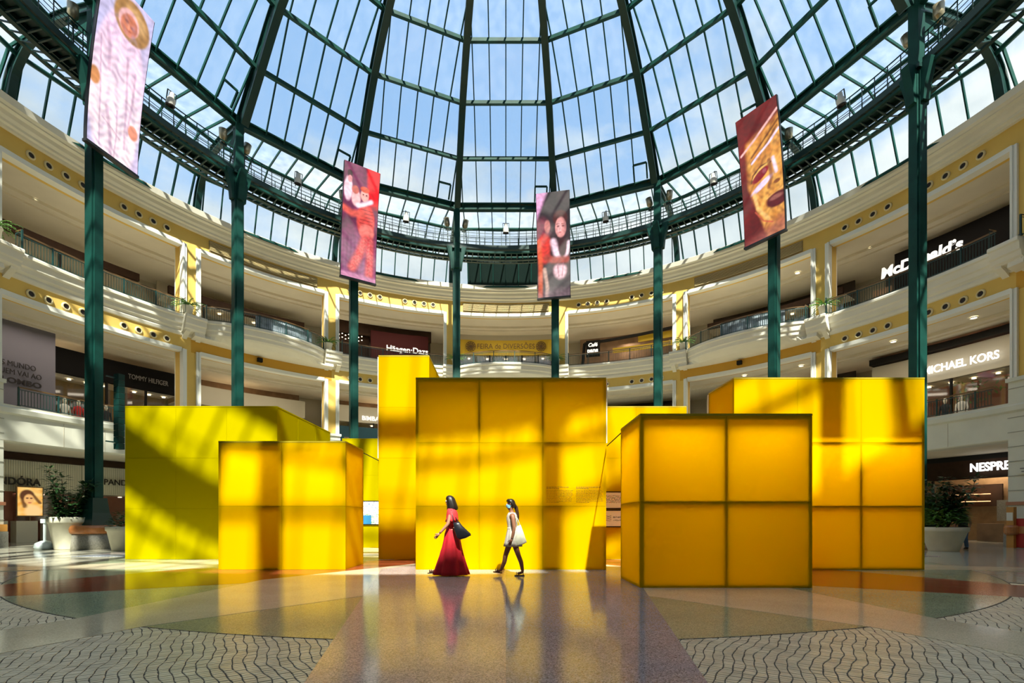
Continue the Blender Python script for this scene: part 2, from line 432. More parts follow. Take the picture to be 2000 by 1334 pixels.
# ------------------------------------------------------------------ galleries
RB = 22.1
BAYS = [22.5*k for k in range(-8, 8)]
PIERS = [22.5*k+11.25 for k in range(-8, 8)]
def pa(a): return a+(.9 if a > 0 else -.9) if abs(abs(a)-78.75) < .1 else a     # the two outermost piers in view stand a little wider
full = rng(-180, 180, 192)
def slab(name, r0, r1, z0, z1, m, parent=None, n=192): return MB().sweep([(r0, z0), (r0, z1), (r1, z1), (r1, z0)], rng(-180, 180, n)).mesh(name, m)
struct('wall_outer', slab('wall_outer', 30.4, 30.8, -.2, 19.4, M['greige']))
struct('wall_shops', slab('wall_shops', 29.6, 29.8, 0, 18.8, M['greige']))
struct('floor_gallery', slab('floor_gallery', 22.3, 29.6, 5.75, 6.05, M['ceil']))
struct('floor_upper_gallery', slab('floor_upper_gallery', 22.2, 29.6, 12.4, 12.72, M['ceil']))
struct('ceiling_ground', slab('ceiling_ground', 22.3, 29.6, 4.62, 4.72, M['ceil']))
c1 = struct('ceiling_gallery', slab('ceiling_gallery', 22.3, 29.6, 11.15, 11.30, M['ceil']))
c2 = struct('ceiling_upper_gallery', slab('ceiling_upper_gallery', 22.3, 29.6, 17.25, 17.40, M['ceil']))
struct('roof', slab('roof', 21.9, 30.8, 18.85, 19.0, M['cream']))
for c_, z in ((c1, 11.15), (c2, 17.25)):
    for rr_, ww, hh in ((24.9, .30, .16), (25.7, .10, .10)):
        MB().sweep([(rr_, z-hh), (rr_, z+.02), (rr_+ww, z+.02), (rr_+ww, z-hh)], full).obj('ceiling_step', M['ceil'], c_)

wall = struct('wall_atrium')
def local_bay(a): return struct_bay[a]
# yellow wall bands above the openings, as arcs between pier lines
HW = 9.95     # half opening in degrees
for a in BAYS:
    odd = (round(a/22.5) % 2) != 0
    big = rng(a-11.25, a+11.25, 12)
    op = rng(a-HW-(.9 if a == -67.5 else 0), a+HW+(.9 if a == 67.5 else 0), 12)
    for z0, z1 in ((10.92, 11.9), (17.02, 18.05)):
        colr = 'yellow_wall' if (odd or z0 > 15) else 'orange_band'
        MB().sweep([(RB, z0), (RB, z1), (RB+.7, z1), (RB+.7, z0)], big).obj('wall_band', M[colr], wall)
        MB().sweep([(RB-.05, z0-.06), (RB-.05, z0+.16), (RB+.4, z0+.16), (RB+.4, z0-.06)], op).obj('opening_trim', M['white_trim'], wall)
nozz_ring = MB(); nozz_ring.lathe([(.14, 0), (.19, 0), (.20, .03), (.17, .07), (.125, .08), (.125, .02)], n=16)
nr_me = nozz_ring.mesh('air_nozzle', M['yellow_soffit'], True)
nd = MB(); nd.lathe([(.001, .035), (.128, .035)], n=14); nd_me = nd.mesh('nozzle_mouth', M['lamp_inside'])
for a in BAYS:
    if abs(a) > 100: continue
    if (round(a/22.5) % 2):
        for z in (11.32, 17.55):
            for s in (-1, 1):
                for off in (2.4, 4.25, 6.1, 7.9):
                    o = link('air_nozzle', nr_me, wall); o.location = PT(RB, a+s*off, z); o.rotation_euler = (PI/2, 0, -R(a+s*off))
                    d_ = link('nozzle_mouth', nd_me, o)
    else:
        z0, z1 = 17.28, 17.85
        g_ = MB().sweep([(RB-.03, z0-.05), (RB-.03, z1+.05), (RB+.02, z1+.05), (RB+.02, z0-.05)], rng(a-8.7, a+8.7, 12)).obj('louver_grille', M['louver'], wall)
        for i in range(7):
            z = z0+.04+i*.08
            MB().sweep([(RB-.10, z-.012), (RB-.10, z+.012), (RB-.02, z+.035), (RB-.02, z+.01)], rng(a-8.6, a+8.6, 12)).obj('slat', M['yellow_soffit'], g_)
        # small dark loudspeaker on the lower ochre band
        MB().box((0, 0, 0), (.3, .2, .25)).obj('band_speaker', M['black'], wall, loc=PT(RB-.1, a-1, 11.42), rz=-R(a-1))

def pier_meshes():
    d = {}
    b = MB(); b.box((0, 22.75, 3.6), (1.15, 1.5, 7.2))
    b.box((0, 22.72, 7.12), (1.25, 1.62, .16))
    d['pier_base'] = b.mesh('pier_base', M['cream_stone'])
    b = MB()
    for z in [.55+.62*i for i in range(11)]: b.box((0, 22.74, z), (1.17, 1.52, .03))
    d['joint_line'] = b.mesh('joint_line', mat('pier groove', (.34, .34, .28), .8))
    b = MB(); b.box((0, 22.6, 12.2), (.62, 1.0, 10.2)); d['pier_shaft'] = b.mesh('pier_shaft', M['yellow_wall'])
    for s in (-1, 1):
        b = MB()
        for z0, z1 in ((7.2, 11.0), (12.8, 17.1)):
            b.box((s*.37, 22.18, (z0+z1)/2), (.22, .36, z1-z0)); b.box((s*.44, 22.12, (z0+z1)/2), (.09, .34, z1-z0))
            b.box((s*.36, 23.0, (z0+z1)/2), (.16, .2, z1-z0))
        d['pier_trim', s] = b.mesh('pier_trim', M['white_trim'])
        b = MB()
        for z0, z1 in ((7.2, 11.0), (12.8, 17.1)): b.box((s*.37, 22.68, (z0+z1)/2), (.15, .64, z1-z0))
        d['pier_reveal', s] = b.mesh('pier_reveal', M['yellow_wall'])
    return d
PM = pier_meshes()
for a in PIERS:
    p = link('pier', PM['pier_base'], wall, loc=(0, 17, 0), rz=-R(pa(a)))
    link('pier_shaft', PM['pier_shaft'], p); link('joint_line', PM['joint_line'], p)
    for s in (-1, 1): link('pier_trim', PM['pier_trim', s], p); link('pier_reveal', PM['pier_reveal', s], p)

# level-one fascia
tr1 = struct('trim_1')
MB().sweep([(22.05, 4.55), (22.0, 4.60), (22.0, 5.72), (21.9, 5.80), (21.88, 6.0), (21.95, 6.08), (21.95, 6.15), (22.75, 6.15), (22.75, 4.55)], full).obj('fascia', M['cream_stone'], tr1)
for a in BAYS:
    for k in (-1, 0, 1):
        MB().box((0, 0, 0), (.025, .02, 1.1)).obj('panel_joint', M['greige'], tr1, loc=PT(22.0, a+k*4.6, 5.16), rz=-R(a+k*4.6))
# upper balcony edge: flat bays and bulging bays
def rbal(a):
    k = round(a/22.5); d = a-22.5*k
    if abs(d) > 9.75: return 21.35
    if k % 2: return 21.72
    return 21.72-1.45*max(0, 1-(d/9.75)**2)**.75
def bay_angles(a):
    xs = [-11.25, -9.76, -9.74, -9.4, -9.0, -8.4] + rng(-7.5, 7.5, 15) + [8.4, 9.0, 9.4, 9.74, 9.76, 11.25]
    return [a+x for x in xs]
tr2 = struct('trim_2')
prof = [(0, 12.86), (-.03, 12.80), (-.03, 12.70), (.06, 12.66), (.08, 12.36), (.16, 12.30), (.19, 12.12), (.30, 12.02)]
for a in BAYS:
    k = round(a/22.5)
    P_ = [(lambda an, q=q: (rbal(an)+q[0], q[1])) for q in prof]
    if k % 2 == 0: soff = [(lambda an: (min(rbal(an)+.75, 21.6), 11.80)), (21.95, 11.70), (22.12, 11.66), (22.9, 11.66), (22.9, 12.86)]
    else: soff = [(21.98, 11.92), (22.02, 11.78), (22.12, 11.74), (22.9, 11.74), (22.9, 12.86)]
    MB().sweep(P_+soff, bay_angles(a)).obj('balcony_edge', M['cream'], tr2)
    for s in (-1, 1):        # scroll console under the step beside each pier
        c_ = MB(); c_.add([(-.13, 0, 12.1), (-.13, -.50, 12.1), (-.13, -.46, 11.95), (-.13, -.24, 11.80), (-.13, 0, 11.60), (.13, 0, 12.1), (.13, -.50, 12.1), (.13, -.46, 11.95), (.13, -.24, 11.80), (.13, 0, 11.60)],
                          [(0, 1, 2, 3, 4), (9, 8, 7, 6, 5), (0, 5, 6, 1), (1, 6, 7, 2), (2, 7, 8, 3), (3, 8, 9, 4), (4, 9, 5, 0)])
        c_.obj('console', M['cream'], tr2, loc=PT(22.1, a+s*10.3, 0), rz=-R(a+s*10.3))
# top cornice
tr3 = struct('trim_3')
MB().sweep([(22.15, 18.0), (21.95, 18.02), (21.93, 18.12), (21.80, 18.16), (21.78, 18.26), (21.66, 18.36), (21.60, 18.52), (21.42, 18.56), (21.42, 18.62), (21.30, 18.70), (21.24, 18.98), (21.3, 19.02), (22.2, 19.02)], full).obj('cornice', M['cream'], tr3, smooth=False)

# ------------------------------------------------------------------ balustrades
def railing(a, zb, rf, label, group, a0=-11.2, a1=11.2):
    an = [x for x in bay_angles(a) if a+a0-.01 <= x <= a+a1+.01]
    t = thing('balcony_railing', label, 'railing', PT(rf(a), a, zb), 0, group)
    def rel(mb):
        o = PT(rf(a), a, zb); mb.v = [(x-o[0], y-o[1], z-o[2]) for x, y, z in mb.v]; return mb
    H = .88
    rel(MB().sweep([(lambda x, q=q: (rf(x)+.14+q[0], zb+q[1])) for q in ((-.035, H-.03), (-.035, H+.02), (.035, H+.02), (.035, H-.03))], an)).obj('handrail', M['brass'], t)
    for nm, z in (('top_rail', H-.12), ('bottom_rail', .08)):
        rel(MB().sweep([(lambda x, q=q: (rf(x)+.14+q[0], zb+q[1])) for q in ((-.015, z), (-.015, z+.03), (.015, z+.03), (.015, z))], an)).obj(nm, M['rail_green'], t)
    pts = []
    lo, hi = an[0], an[-1]; n = int((hi-lo)/.026); last = None; acc = 0
    b = MB(); posts = []
    for i in range(n+1):
        x = lo+(hi-lo)*i/n; p = Vector(PT(rf(x)+.14, x, zb))
        if last is not None: acc += (p-last).length
        if last is None or acc > .115:
            k = len(pts); pts.append(p); acc = 0
            if k % 13 == 0: posts.append((p, x))
            else: b.bar(p+Vector((0, 0, .09)), p+Vector((0, 0, H-.1)), .018)
        last = p
    rel(b).obj('balusters', M['rail_green'], t, kind='stuff')
    for p, x in posts:
        m_ = MB(); m_.box(p+Vector((0, 0, H/2)), (.06, .06, H), -R(x)); m_.box(p+Vector((0, 0, .03)), (.11, .11, .06), -R(x)); rel(m_).obj('post', M['rail_green'], t)
G1 = 'green balustrades of the upper gallery'; G2 = 'green balustrades of the lower gallery'
r2 = lambda x: rbal(x)
L2 = {0: 'short bowed green balustrade below the yellow fair banner',
      -22.5: 'green balustrade in front of the dark maroon ice cream sign',
      22.5: 'green balustrade in front of the cafe with the small black sign',
      -45: 'bowed green balustrade beside the column that has no screen, behind the long yellow box',
      45: 'bowed green balustrade beneath the golden mask screen',
      -67.5: 'green balustrade crossed by the column with the pale costume screen',
      67.5: 'green balustrade below the black burger restaurant sign',
      -90: 'end of a bowed balustrade beside the maroon-curtained upper hall above the grey hoarding',
      90: 'end of a bowed balustrade above the handbag shop sign at the frame edge'}
for a, lb in L2.items(): railing(a, 12.86, r2, lb, G1)
L1 = {-67.5: 'lower gallery balustrade before the grey lettered hoarding and clothes shop',
      67.5: 'lower gallery balustrade before the pink lit handbag shop',
      -22.5: 'lower gallery balustrade before the teal shopfront',
      45: 'lower gallery balustrade glimpsed over the small four-panel yellow box',
      -45: 'lower gallery balustrade behind the sloping side of the long yellow box'}
for a, lb in L1.items(): railing(a, 6.15, lambda x: 22.0, lb, G2, -9.0, 9.0)
# ------------------------------------------------------------------ glass roof: sixteen bays of bars, purlins and panes
SK = [(21.75, 19.0), (21.1, 20.85), (19.35, 22.0), (17.0, 22.15)]
DM = [(17.0, 22.15), (15.4, 24.3), (13.72, 26.5), (11.6, 28.3), (9.2, 29.8), (6.4, 30.9), (3.4, 31.5), (0.8, 31.7)]
ALLP = SK + DM[1:]
CA, SA = cos(R(11.25)), sin(R(11.25))
SP = .96
glass_rows = []; purl = []
def P3(u, r, z): return Vector((u, r*CA, z))
for i in range(len(ALLP)-1):
    (r0, z0), (r1, z1) = ALLP[i], ALLP[i+1]
    w0, w1 = r0*SA, r1*SA
    def at(u, t): return P3(u, r0+(r1-r0)*t, z0+(z1-z0)*t)
    # strips clipped by the ribs
    kmax = int(max(w0, w1)/SP)+2
    for k in range(-kmax, kmax+1):
        ua, ub = k*SP, (k+1)*SP
        poly = [(ua, 0), (ub, 0), (ub, 1), (ua, 1)]
        for sgn in (1, -1):     # keep sgn*u <= w(t)
            out_ = []
            for j in range(len(poly)):
                p, q = poly[j], poly[(j+1) % len(poly)]
                fp = w0+(w1-w0)*p[1]-sgn*p[0]; fq = w0+(w1-w0)*q[1]-sgn*q[0]
                if fp >= 0: out_.append(p)
                if fp*fq < 0:
                    s_ = fp/(fp-fq); out_.append((p[0]+(q[0]-p[0])*s_, p[1]+(q[1]-p[1])*s_))
            poly = out_
            if len(poly) < 3: break
        if len(poly) >= 3 and abs(sum(poly[j][0]*poly[(j+1) % len(poly)][1]-poly[(j+1) % len(poly)][0]*poly[j][1] for j in range(len(poly)))) > .05:
            m_ = MB().add([at(*p) for p in poly], [tuple(range(len(poly)))])
            glass_rows.append((i, m_.mesh('glass_pane', M['glass'])))
# bars along parallel lines
bars = []
for k in range(-4, 5):
    u = k*SP; b = MB()
    for i in range(len(ALLP)-1):
        (r0, z0), (r1, z1) = ALLP[i], ALLP[i+1]; w0, w1 = r0*SA, r1*SA
        t0, t1 = 0.0, 1.0
        if w0 < abs(u) and w1 < abs(u): continue
        if w0 >= abs(u) > w1: t1 = (w0-abs(u))/(w0-w1)
        elif w1 >= abs(u) > w0: t0 = (w0-abs(u))/(w0-w1)
        f = lambda t: P3(u, r0+(r1-r0)*t, z0+(z1-z0)*t)
        a_, b_ = f(t0), f(t1)
        if (b_-a_).length > .05:
            n_ = Vector((0, -(b_-a_).z, (b_-a_).y)).normalized()
            b.bar(a_-Vector((0, 0, 0))+n_*(-.06 if n_.z > 0 else .06), b_+n_*(-.06 if n_.z > 0 else .06), .06, .13, up=n_)
    if b.v: bars.append(b.mesh('glazing_bar', M['green']))
purlins = []
for i, (r_, z_) in enumerate(ALLP):
    wd = {0: (.12, .12), 1: (.16, .16), 2: (.22, .22), 3: (.34, .42)}.get(i, (.19, .20)); hw_ = r_*SA
    b = MB()
    if i in (1, 2): b.tube([P3(-hw_, r_-.12, z_-.1), P3(hw_, r_-.12, z_-.1)], .105, 10)
    elif i == 3: 
        b.bar(P3(-hw_, r_, z_-.22), P3(hw_, r_, z_-.22), .34, .10); b.bar(P3(-hw_, r_+.02, z_-.05), P3(hw_, r_+.02, z_-.05), .14, .44); b.bar(P3(-hw_, r_, z_+.14), P3(hw_, r_, z_+.14), .34, .08)
    else: b.bar(P3(-hw_, r_-.08, z_-.12), P3(hw_, r_-.08, z_-.12), *wd)
    purlins.append(b.mesh('purlin', M['green']))
vent = MB()
def dm_pt(u, t): r0, z0 = DM[0]; r1, z1 = DM[1]; return P3(u, r0+(r1-r0)*t-.1, z0+(z1-z0)*t-.05)
ventR = MB(); u0, u1 = 1.92, 2.70
for p, q in (((u0, .42), (u1, .42)), ((u0, .1), (u0, .42)), ((u1, .1), (u1, .42))): ventR.bar(dm_pt(*p), dm_pt(*q), .09, .09)
vent_me = ventR.mesh('vent_frame', M['green'])
for n_, a in enumerate(BAYS):
    wn = struct('window_%d' % (n_+1), None, (0, 17, 0), -R(a))
    for i, me in glass_rows:
        link('glass_pane', me, wn)
    for me in bars: link('glazing_bar', me, wn)
    for me in purlins: link('purlin', me, wn)
    if abs(a) < 80: link('vent_frame', vent_me, wn)
    if n_ == 8:    # solid dark panel closing the low glazing in the middle bay
        b = MB()
        (r0, z0), (r1, z1) = SK[0], SK[1]
        q = [P3(-2.9, r0-.12, z0+.02), P3(2.9, r0-.12, z0+.02), P3(2.9, r1-.14, z1), P3(-2.9, r1-.14, z1)]
        q2 = [p+Vector((0, .1, 0)) for p in q]
        b.add(q+q2, [(0, 1, 2, 3), (7, 6, 5, 4), (0, 4, 5, 1), (1, 5, 6, 2), (2, 6, 7, 3), (3, 7, 4, 0)])
        for k in range(-3, 4): b.bar(q[0].lerp(q[1], .5)+Vector((k*.9, -.03, 0)), q[3].lerp(q[2], .5)+Vector((k*.9, -.03, 0)), .05, .05)
        b.obj('solid_panel', mat('deep green solid panel', (.003, .016, .013), .7, 0, .2), wn)

# steel ribs: one curved girder over each column, with its outer leg down to the cornice
def girder(path, depth, wide, inward):
    """I section along a path in the local YZ plane"""
    b = MB(); n = len(path)
    nor = []
    for i in range(n):
        t = (path[min(i+1, n-1)]-path[max(i-1, 0)]).normalized(); nn = Vector((0, -t.z, t.y))
        nor.append(nn if nn.dot(inward(path[i])) > 0 else -nn)
    for i in range(n-1):
        for off, wd, th in ((0.06, wide*.8, .05), (depth, wide, .06), (depth/2, .07, depth)):
            a_ = path[i]+nor[i]*off; c_ = path[i+1]+nor[i+1]*off
            b.bar(a_, c_, wd, th, up=nor[i])
    return b
def sub(pts, n=4):
    o = []
    for i in range(len(pts)-1):
        for k in range(n): o.append(pts[i].lerp(pts[i+1], k/n))
    return o+[pts[-1]]
def cat(pts, n=5):
    o = []; P_ = [pts[0]*2-pts[1]]+pts+[pts[-1]*2-pts[-2]]
    for i in range(1, len(P_)-2):
        for k in range(n):
            t = k/n; a_, b_, c_, d_ = P_[i-1:i+3]
            o.append(.5*((2*b_)+(c_-a_)*t+(2*a_-5*b_+4*c_-d_)*t*t+(3*b_-a_-3*c_+d_)*t**3))
    return o+[pts[-1]]
dome_path = cat([Vector((0, r_, z_)) for r_, z_ in DM])
leg_path = cat([Vector((0, r_, z_)) for r_, z_ in [(21.75, 19.0), (21.35, 20.3), (20.4, 21.5), (19.0, 22.05), (17.0, 22.15)]])
cen_in = lambda p: Vector((0, 0, 14))-p
rib_me = girder(dome_path, .85, .38, cen_in).mesh('curved_girder', M['green_dark'])
leg_me = girder(leg_path, .46, .30, cen_in).mesh('outer_leg', M['green_dark'])
g_ = MB(); g_.add([(-.03, 16.95, 22.0), (-.03, 16.95, 20.5), (-.03, 18.6, 21.75), (.03, 16.95, 22.0), (.03, 16.95, 20.5), (.03, 18.6, 21.75)], [(0, 1, 2), (5, 4, 3), (0, 3, 4, 1), (1, 4, 5, 2), (2, 5, 3, 0)])
gus_me = g_.mesh('gusset_plate', M['green'])
COLN = {-78.75: 'rising past the pale pink costume screen', -56.25: 'meeting the bare column behind the long yellow box', -33.75: 'above the screen of performers in red',
        -11.25: 'above the bare column nearest the fair banner', 11.25: 'above the screen showing the boy', 33.75: 'above the bare column behind the cafe sign',
        56.25: 'above the golden mask screen', 78.75: 'above the bare column crossing the burger sign'}
for a in PIERS:
    lb = COLN.get(a)
    t = thing('dome_rib', ('dark green steel dome girder ' + lb) if lb else 'dark green steel dome girder on the side of the dome behind the camera', 'steel rib', (0, 17, 0), -R(a), 'dark green steel ribs of the dome')
    link('curved_girder', rib_me, t); link('outer_leg', leg_me, t); link('gusset_plate', gus_me, t)

# ------------------------------------------------------------------ columns
def column_meshes():
    d = {}
    b = MB(); b.box((0, 0, 10.0), (.24, .24, 18.4))
    d['shaft'] = b.mesh('shaft', M['green'])
    b = MB()
    for s in (-1, 1):
        b.box((s*.205, 0, 10.2), (.07, .34, 18.0)); b.box((0, s*.205, 10.2), (.34, .07, 18.0))
    b.box((0, 0, 10.2), (.40, .10, 18.0)); b.box((0, 0, 10.2), (.10, .40, 18.0))
    d['flange'] = b.mesh('flange', M['green'])
    b = MB(); b.loft([(.0, 0, 0, .66, .66), (.5, 0, 0, .62, .62), (.75, 0, 0, .53, .53), (1.1, 0, 0, .42, .42), (1.7, 0, 0, .35, .35)], n=4)
    b2 = MB()
    for x, y, z in b.v: b2.v.append(((x-y)*.7071*1.2, (x+y)*.7071*1.2, z+.35))
    b2.f = b.f; b2.box((0, 0, .35), (1.0, 1.0, .3))
    d['column_base'] = b2.mesh('column_base', M['green_dark'])
    # four flared brackets under the ring
    for i, (dx, dy) in enumerate(((1, 0), (-1, 0), (0, 1), (0, -1))):
        b = MB(); pr = [(.25, 17.9), (.36, 17.92), (.42, 18.5), (.60, 19.15), (.66, 19.4), (.25, 19.4)]; th = .16
        vs = [(dx*r_-dy*th*0+(-dy)*s*th, dy*r_+dx*s*th, z) for s in (-1, 1) for r_, z in pr]; n = len(pr)
        b.add(vs, [tuple(range(n)), tuple(reversed(range(n, 2*n)))]+[(j, j+n, (j+1) % n+n, (j+1) % n) for j in range(n)])
        d['bracket', i] = b.mesh('bracket', M['green'])
    b = MB(); b.box((0, 0, 20.8), (.30, .36, 3.0)); b.box((0, -.2, 20.8), (.42, .06, 3.0)); d['upper_post'] = b.mesh('upper_post', M['green'])
    b = MB(); b.box((0, 0, 19.3), (.62, .62, .14)); d['cap_plate'] = b.mesh('cap_plate', M['green_dark'])
    return d
CM = column_meshes()
CL = {-78.75: 'tall green steel column carrying the pale pink costume screen', -56.25: 'tall green steel column without a screen, behind the long yellow box',
      -33.75: 'tall green steel column carrying the screen of performers in red', -11.25: 'slim green column without a screen, beside the yellow fair banner',
      11.25: 'slim green column carrying the screen with the boy in dark waistcoat', 33.75: 'slim green column without a screen, behind the cafe sign gallery',
      56.25: 'tall green steel column carrying the golden mask screen', 78.75: 'tall green column without a screen, crossing the white burger sign letters'}
for a in PIERS:
    if a not in CL: lb = 'green steel column of the same ring, out of view behind the camera'
    else: lb = CL[a]
    t = thing('steel_column', lb, 'column', PT(17, a, 0), -R(a), 'green steel columns round the atrium')
    for k, me in CM.items(): link(k[0] if isinstance(k, tuple) else k, me, t)

# ------------------------------------------------------------------ catwalk ring
t = thing('catwalk', 'dark green steel catwalk circling the base of the glass dome', 'catwalk', (0, 17, 19.6))
def relc(mb): mb.v = [(x, y-17, z-19.6) for x, y, z in mb.v]; return mb
def ringm(name, r0, r1, z0, z1, m='green_dark'): relc(MB().sweep([(r0, z0), (r0, z1), (r1, z1), (r1, z0)], full)).obj(name, M[m], t)
ringm('deck', 17.25, 18.05, 19.74, 19.78)
ringm('inner_channel', 17.05, 17.13, 19.48, 19.76)
ringm('outer_channel', 18.05, 18.13, 19.55, 19.80)
ringm('lower_chord', 17.02, 17.14, 19.22, 19.34, 'green')
ringm('lower_chord', 17.75, 17.95, 19.12, 19.24)
ringm('lower_chord', 18.5, 18.65, 19.3, 19.4)
for z in (20.0, 20.2, 20.4, 20.6): ringm('guard_wire', 17.18, 17.20, z, z+.022); 
ringm('guard_wire', 17.17, 17.21, 20.78, 20.82, 'green')
for z in (20.25, 20.5, 20.78): ringm('guard_wire', 18.06, 18.09, z, z+.03)
b = MB(); b2 = MB()
for i in range(192):
    a = i*360/192+.9
    b.bar(PT(17.19, a, 19.75), PT(17.19, a, 20.8), .03); b.bar(PT(18.07, a, 19.75), PT(18.07, a, 20.8), .03)
for i in range(288):
    a = i*360/288
    b2.bar(PT(17.1, a, 19.3), PT(17.9, a, 19.16), .06); b2.bar(PT(17.9, a, 19.16), PT(18.55, a, 19.35), .05); b2.bar(PT(17.1, a, 19.72), PT(18.1, a, 19.72), .05)
relc(b).obj('guard_posts', M['green_dark'], t, kind='stuff'); relc(b2).obj('cross_ties', M['green_dark'], t, kind='stuff')

# ------------------------------------------------------------------ floodlights
def downlamp_meshes():
    b = MB(); b.lathe([(.001, .42), (.09, .42), (.11, .38), (.12, .20), (.17, .16), (.19, .10), (.19, -.16)], n=16); h = b.mesh('lamp_housing', M['lamp_white'], True)
    b = MB(); b.lathe([(.165, -.155), (.15, -.05), (.001, -.03)], n=16); i_ = b.mesh('reflector', M['lamp_inside'], True)
    b = MB(); b.lathe([(.19, -.17), (.20, -.16), (.20, -.11), (.185, -.10), (.165, -.155), (.19, -.17)], n=16); r_ = b.mesh('rim', M['lamp_inside'], True)
    b = MB(); b.bar((-.21, 0, .05), (-.21, 0, .45), .03); b.bar((.21, 0, .05), (.21, 0, .45), .03); b.bar((-.21, 0, .45), (.21, 0, .45), .03); b.bar((0, 0, .45), (0, .35, .62), .04); b.bar((0, .35, .62), (0, .35, -.2), .035)
    y_ = b.mesh('yoke', M['green_dark'])
    return h, i_, r_, y_
DL = downlamp_meshes()
NM = {0: 'hung midway between the two bare slim columns', -22.5: 'hung just beyond the screen of performers in red', 22.5: 'hung between the boy screen and the next column', -45: 'hung in the bay before the screen of performers',
      45: 'hung beside the golden mask screen', -67.5: 'hung beside the pale costume screen', 67.5: 'hung past the golden mask screen'}
for a, lb in NM.items():
    t = thing('spotlight', 'white spotlight on the catwalk, ' + lb, 'spotlight', PT(17.0, a, 20.72), -R(a), 'white spotlights on the catwalk')
    for nm, me in zip(('lamp_housing', 'reflector', 'rim', 'yoke'), DL): link(nm, me, t).rotation_euler = (R(14), 0, 0)
b = MB(); b.lathe([(.05, 0), (.07, .03), (.08, .12), (.17, .22), (.19, .30), (.19, .68), (.001, .66)], n=14); ul_h = b.mesh('lamp_housing', M['lamp_metal'], True)
b = MB(); b.bar((0, 0, -1.0), (0, 0, .02), .05); b.box((0, 0, -.02), (.3, .12, .12)); b.box((0, 0, -1.0), (.25, .25, .06)); ul_b = b.mesh('stand', M['green_dark'])
for a in PIERS:
    if a not in CL: continue
    for s in (-1, 1):
        da = s*(1.35)
        where = {-78.75: 'the pale costume screen column', -56.25: 'the bare column behind the long yellow box', -33.75: 'the performers screen column', -11.25: 'the bare column beside the fair banner',
                 11.25: 'the boy screen column', 33.75: 'the bare column by the cafe gallery', 56.25: 'the golden mask column', 78.75: 'the bare column crossing the burger sign'}[a]
        side = 'camera' if (s < 0) == (a < 0) else 'fair banner'
        if abs(a) == 11.25: side = 'fair banner' if (s < 0) == (a > 0) else 'side screen'
        side = {'camera': 'away from the banner', 'fair banner': 'on the banner side', 'side screen': 'on the far side from banner'}[side]
        t = thing('uplight', 'brassy uplight at %s, %s' % (where, side), 'uplight', PT(17.35, a+da*1.35, 20.78), -R(a), 'uplights on the catwalk')
        h = link('lamp_housing', ul_h, t); h.rotation_euler = (R(12), R(s*10), 0); link('stand', ul_b, t)

# ------------------------------------------------------------------ curved LED screens
def clamp(x): return 0 if x < 0 else 1 if x > 1 else x
def sm(x): x = clamp(x); return x*x*(3-2*x)
def mixc(a, b, t): return tuple(a[i]+(b[i]-a[i])*t for i in range(3))
def el(u, v, cu, cv, ru, rv, soft=.25, rot=0):
    du, dv = u-cu, (v-cv)
    if rot: c_, s_ = cos(rot), sin(rot); du, dv = du*c_+dv*3*s_, (-du*s_+dv*3*c_)/3
    d = math.sqrt((du/ru)**2+(dv/rv)**2); return sm((1+soft-d)/(2*soft) if d > 1-soft else 1)
def strk(u, v, pts, wd):     # distance to polyline in (u, 3v) space
    best = 9
    for (a, b), (c, d) in zip(pts, pts[1:]):
        ax, ay, bx, by = a, b*3, c, d*3; dx, dy = bx-ax, by-ay
        t = clamp(((u-ax)*dx+(v*3-ay)*dy)/(dx*dx+dy*dy+1e-9)); best = min(best, math.hypot(u-ax-dx*t, v*3-ay-dy*t))
    return sm(1.3-best/wd)
def nse(u, v, s=1.0, o=0): return .5+.5*sin(u*7*s+o+2*sin(v*13*s+o))*cos(v*17*s+1.7*o+1.5*sin(u*9*s))
def pic_costume(u, v):      # v: 0 top .. 1 bottom;   pale draped costume under a round straw brim
    c = mixc((.62, .60, .78), (.80, .68, .80), nse(u, v, .6))
    cl = max(el(u, v, .48, .62, .52, .50, .08), 0)
    c = mixc(c, mixc((.93, .72, .86), (.98, .86, .88), sm(v*1.2)), cl)
    for i, (x0, x1, a, b) in enumerate(((.10, .22, .35, .98), (.62, .70, .36, .9), (.32, .44, .72, 1), (.52, .50, .70, 1), (.80, .74, .40, .8), (.18, .30, .26, .5), (.25, .6, .80, .86))):
        c = mixc(c, (.66, .47, .58), .55*strk(u, v, [(x0, a), ((x0+x1)/2+.03, (a+b)/2), (x1, b)], .018+.01*(i % 3)))
    c = mixc(c, (.55, .36, .17), el(u, v, .60, .135, .36, .115, .08, .35))
    c = mixc(c, (.82, .60, .36), .7*el(u, v, .66, .10, .22, .05, .4, .35))
    c = mixc(c, (.90, .62, .62), el(u, v, .54, .15, .20, .075, .12, .3))
    c = mixc(c, (.74, .36, .24), el(u, v, .55, .165, .16, .065, .15, .3))
    for x, y in ((.50, .15), (.61, .165)): c = mixc(c, (.34, .14, .10), .7*el(u, v, x, y, .035, .008, .8))
    c = mixc(c, (.50, .24, .20), .6*sm((u-.58)*7)*el(u, v, .55, .165, .16, .065, .15))
    c = mixc(c, (.55, .45, .60), .45*nse(u*2.3, v*3.1, 1.0, 2)**2*cl)
    c = mixc(c, (.55, .22, .18), .7*el(u, v, .56, .194, .04, .006, .8)); c = mixc(c, (.86, .50, .36), .6*el(u, v, .545, .175, .02, .02, .5))
    c = mixc(c, (.72, .42, .22), el(u, v, .06, .60, .10, .05, .2)); c = mixc(c, (.82, .45, .34), el(u, v, .86, .76, .10, .045, .2))
    for i in range(6): c = mixc(c, (.75, .60, .68), .4*strk(u, v, [(.3+.08*i, .245), (.28+.09*i, .30)], .012))
    return c
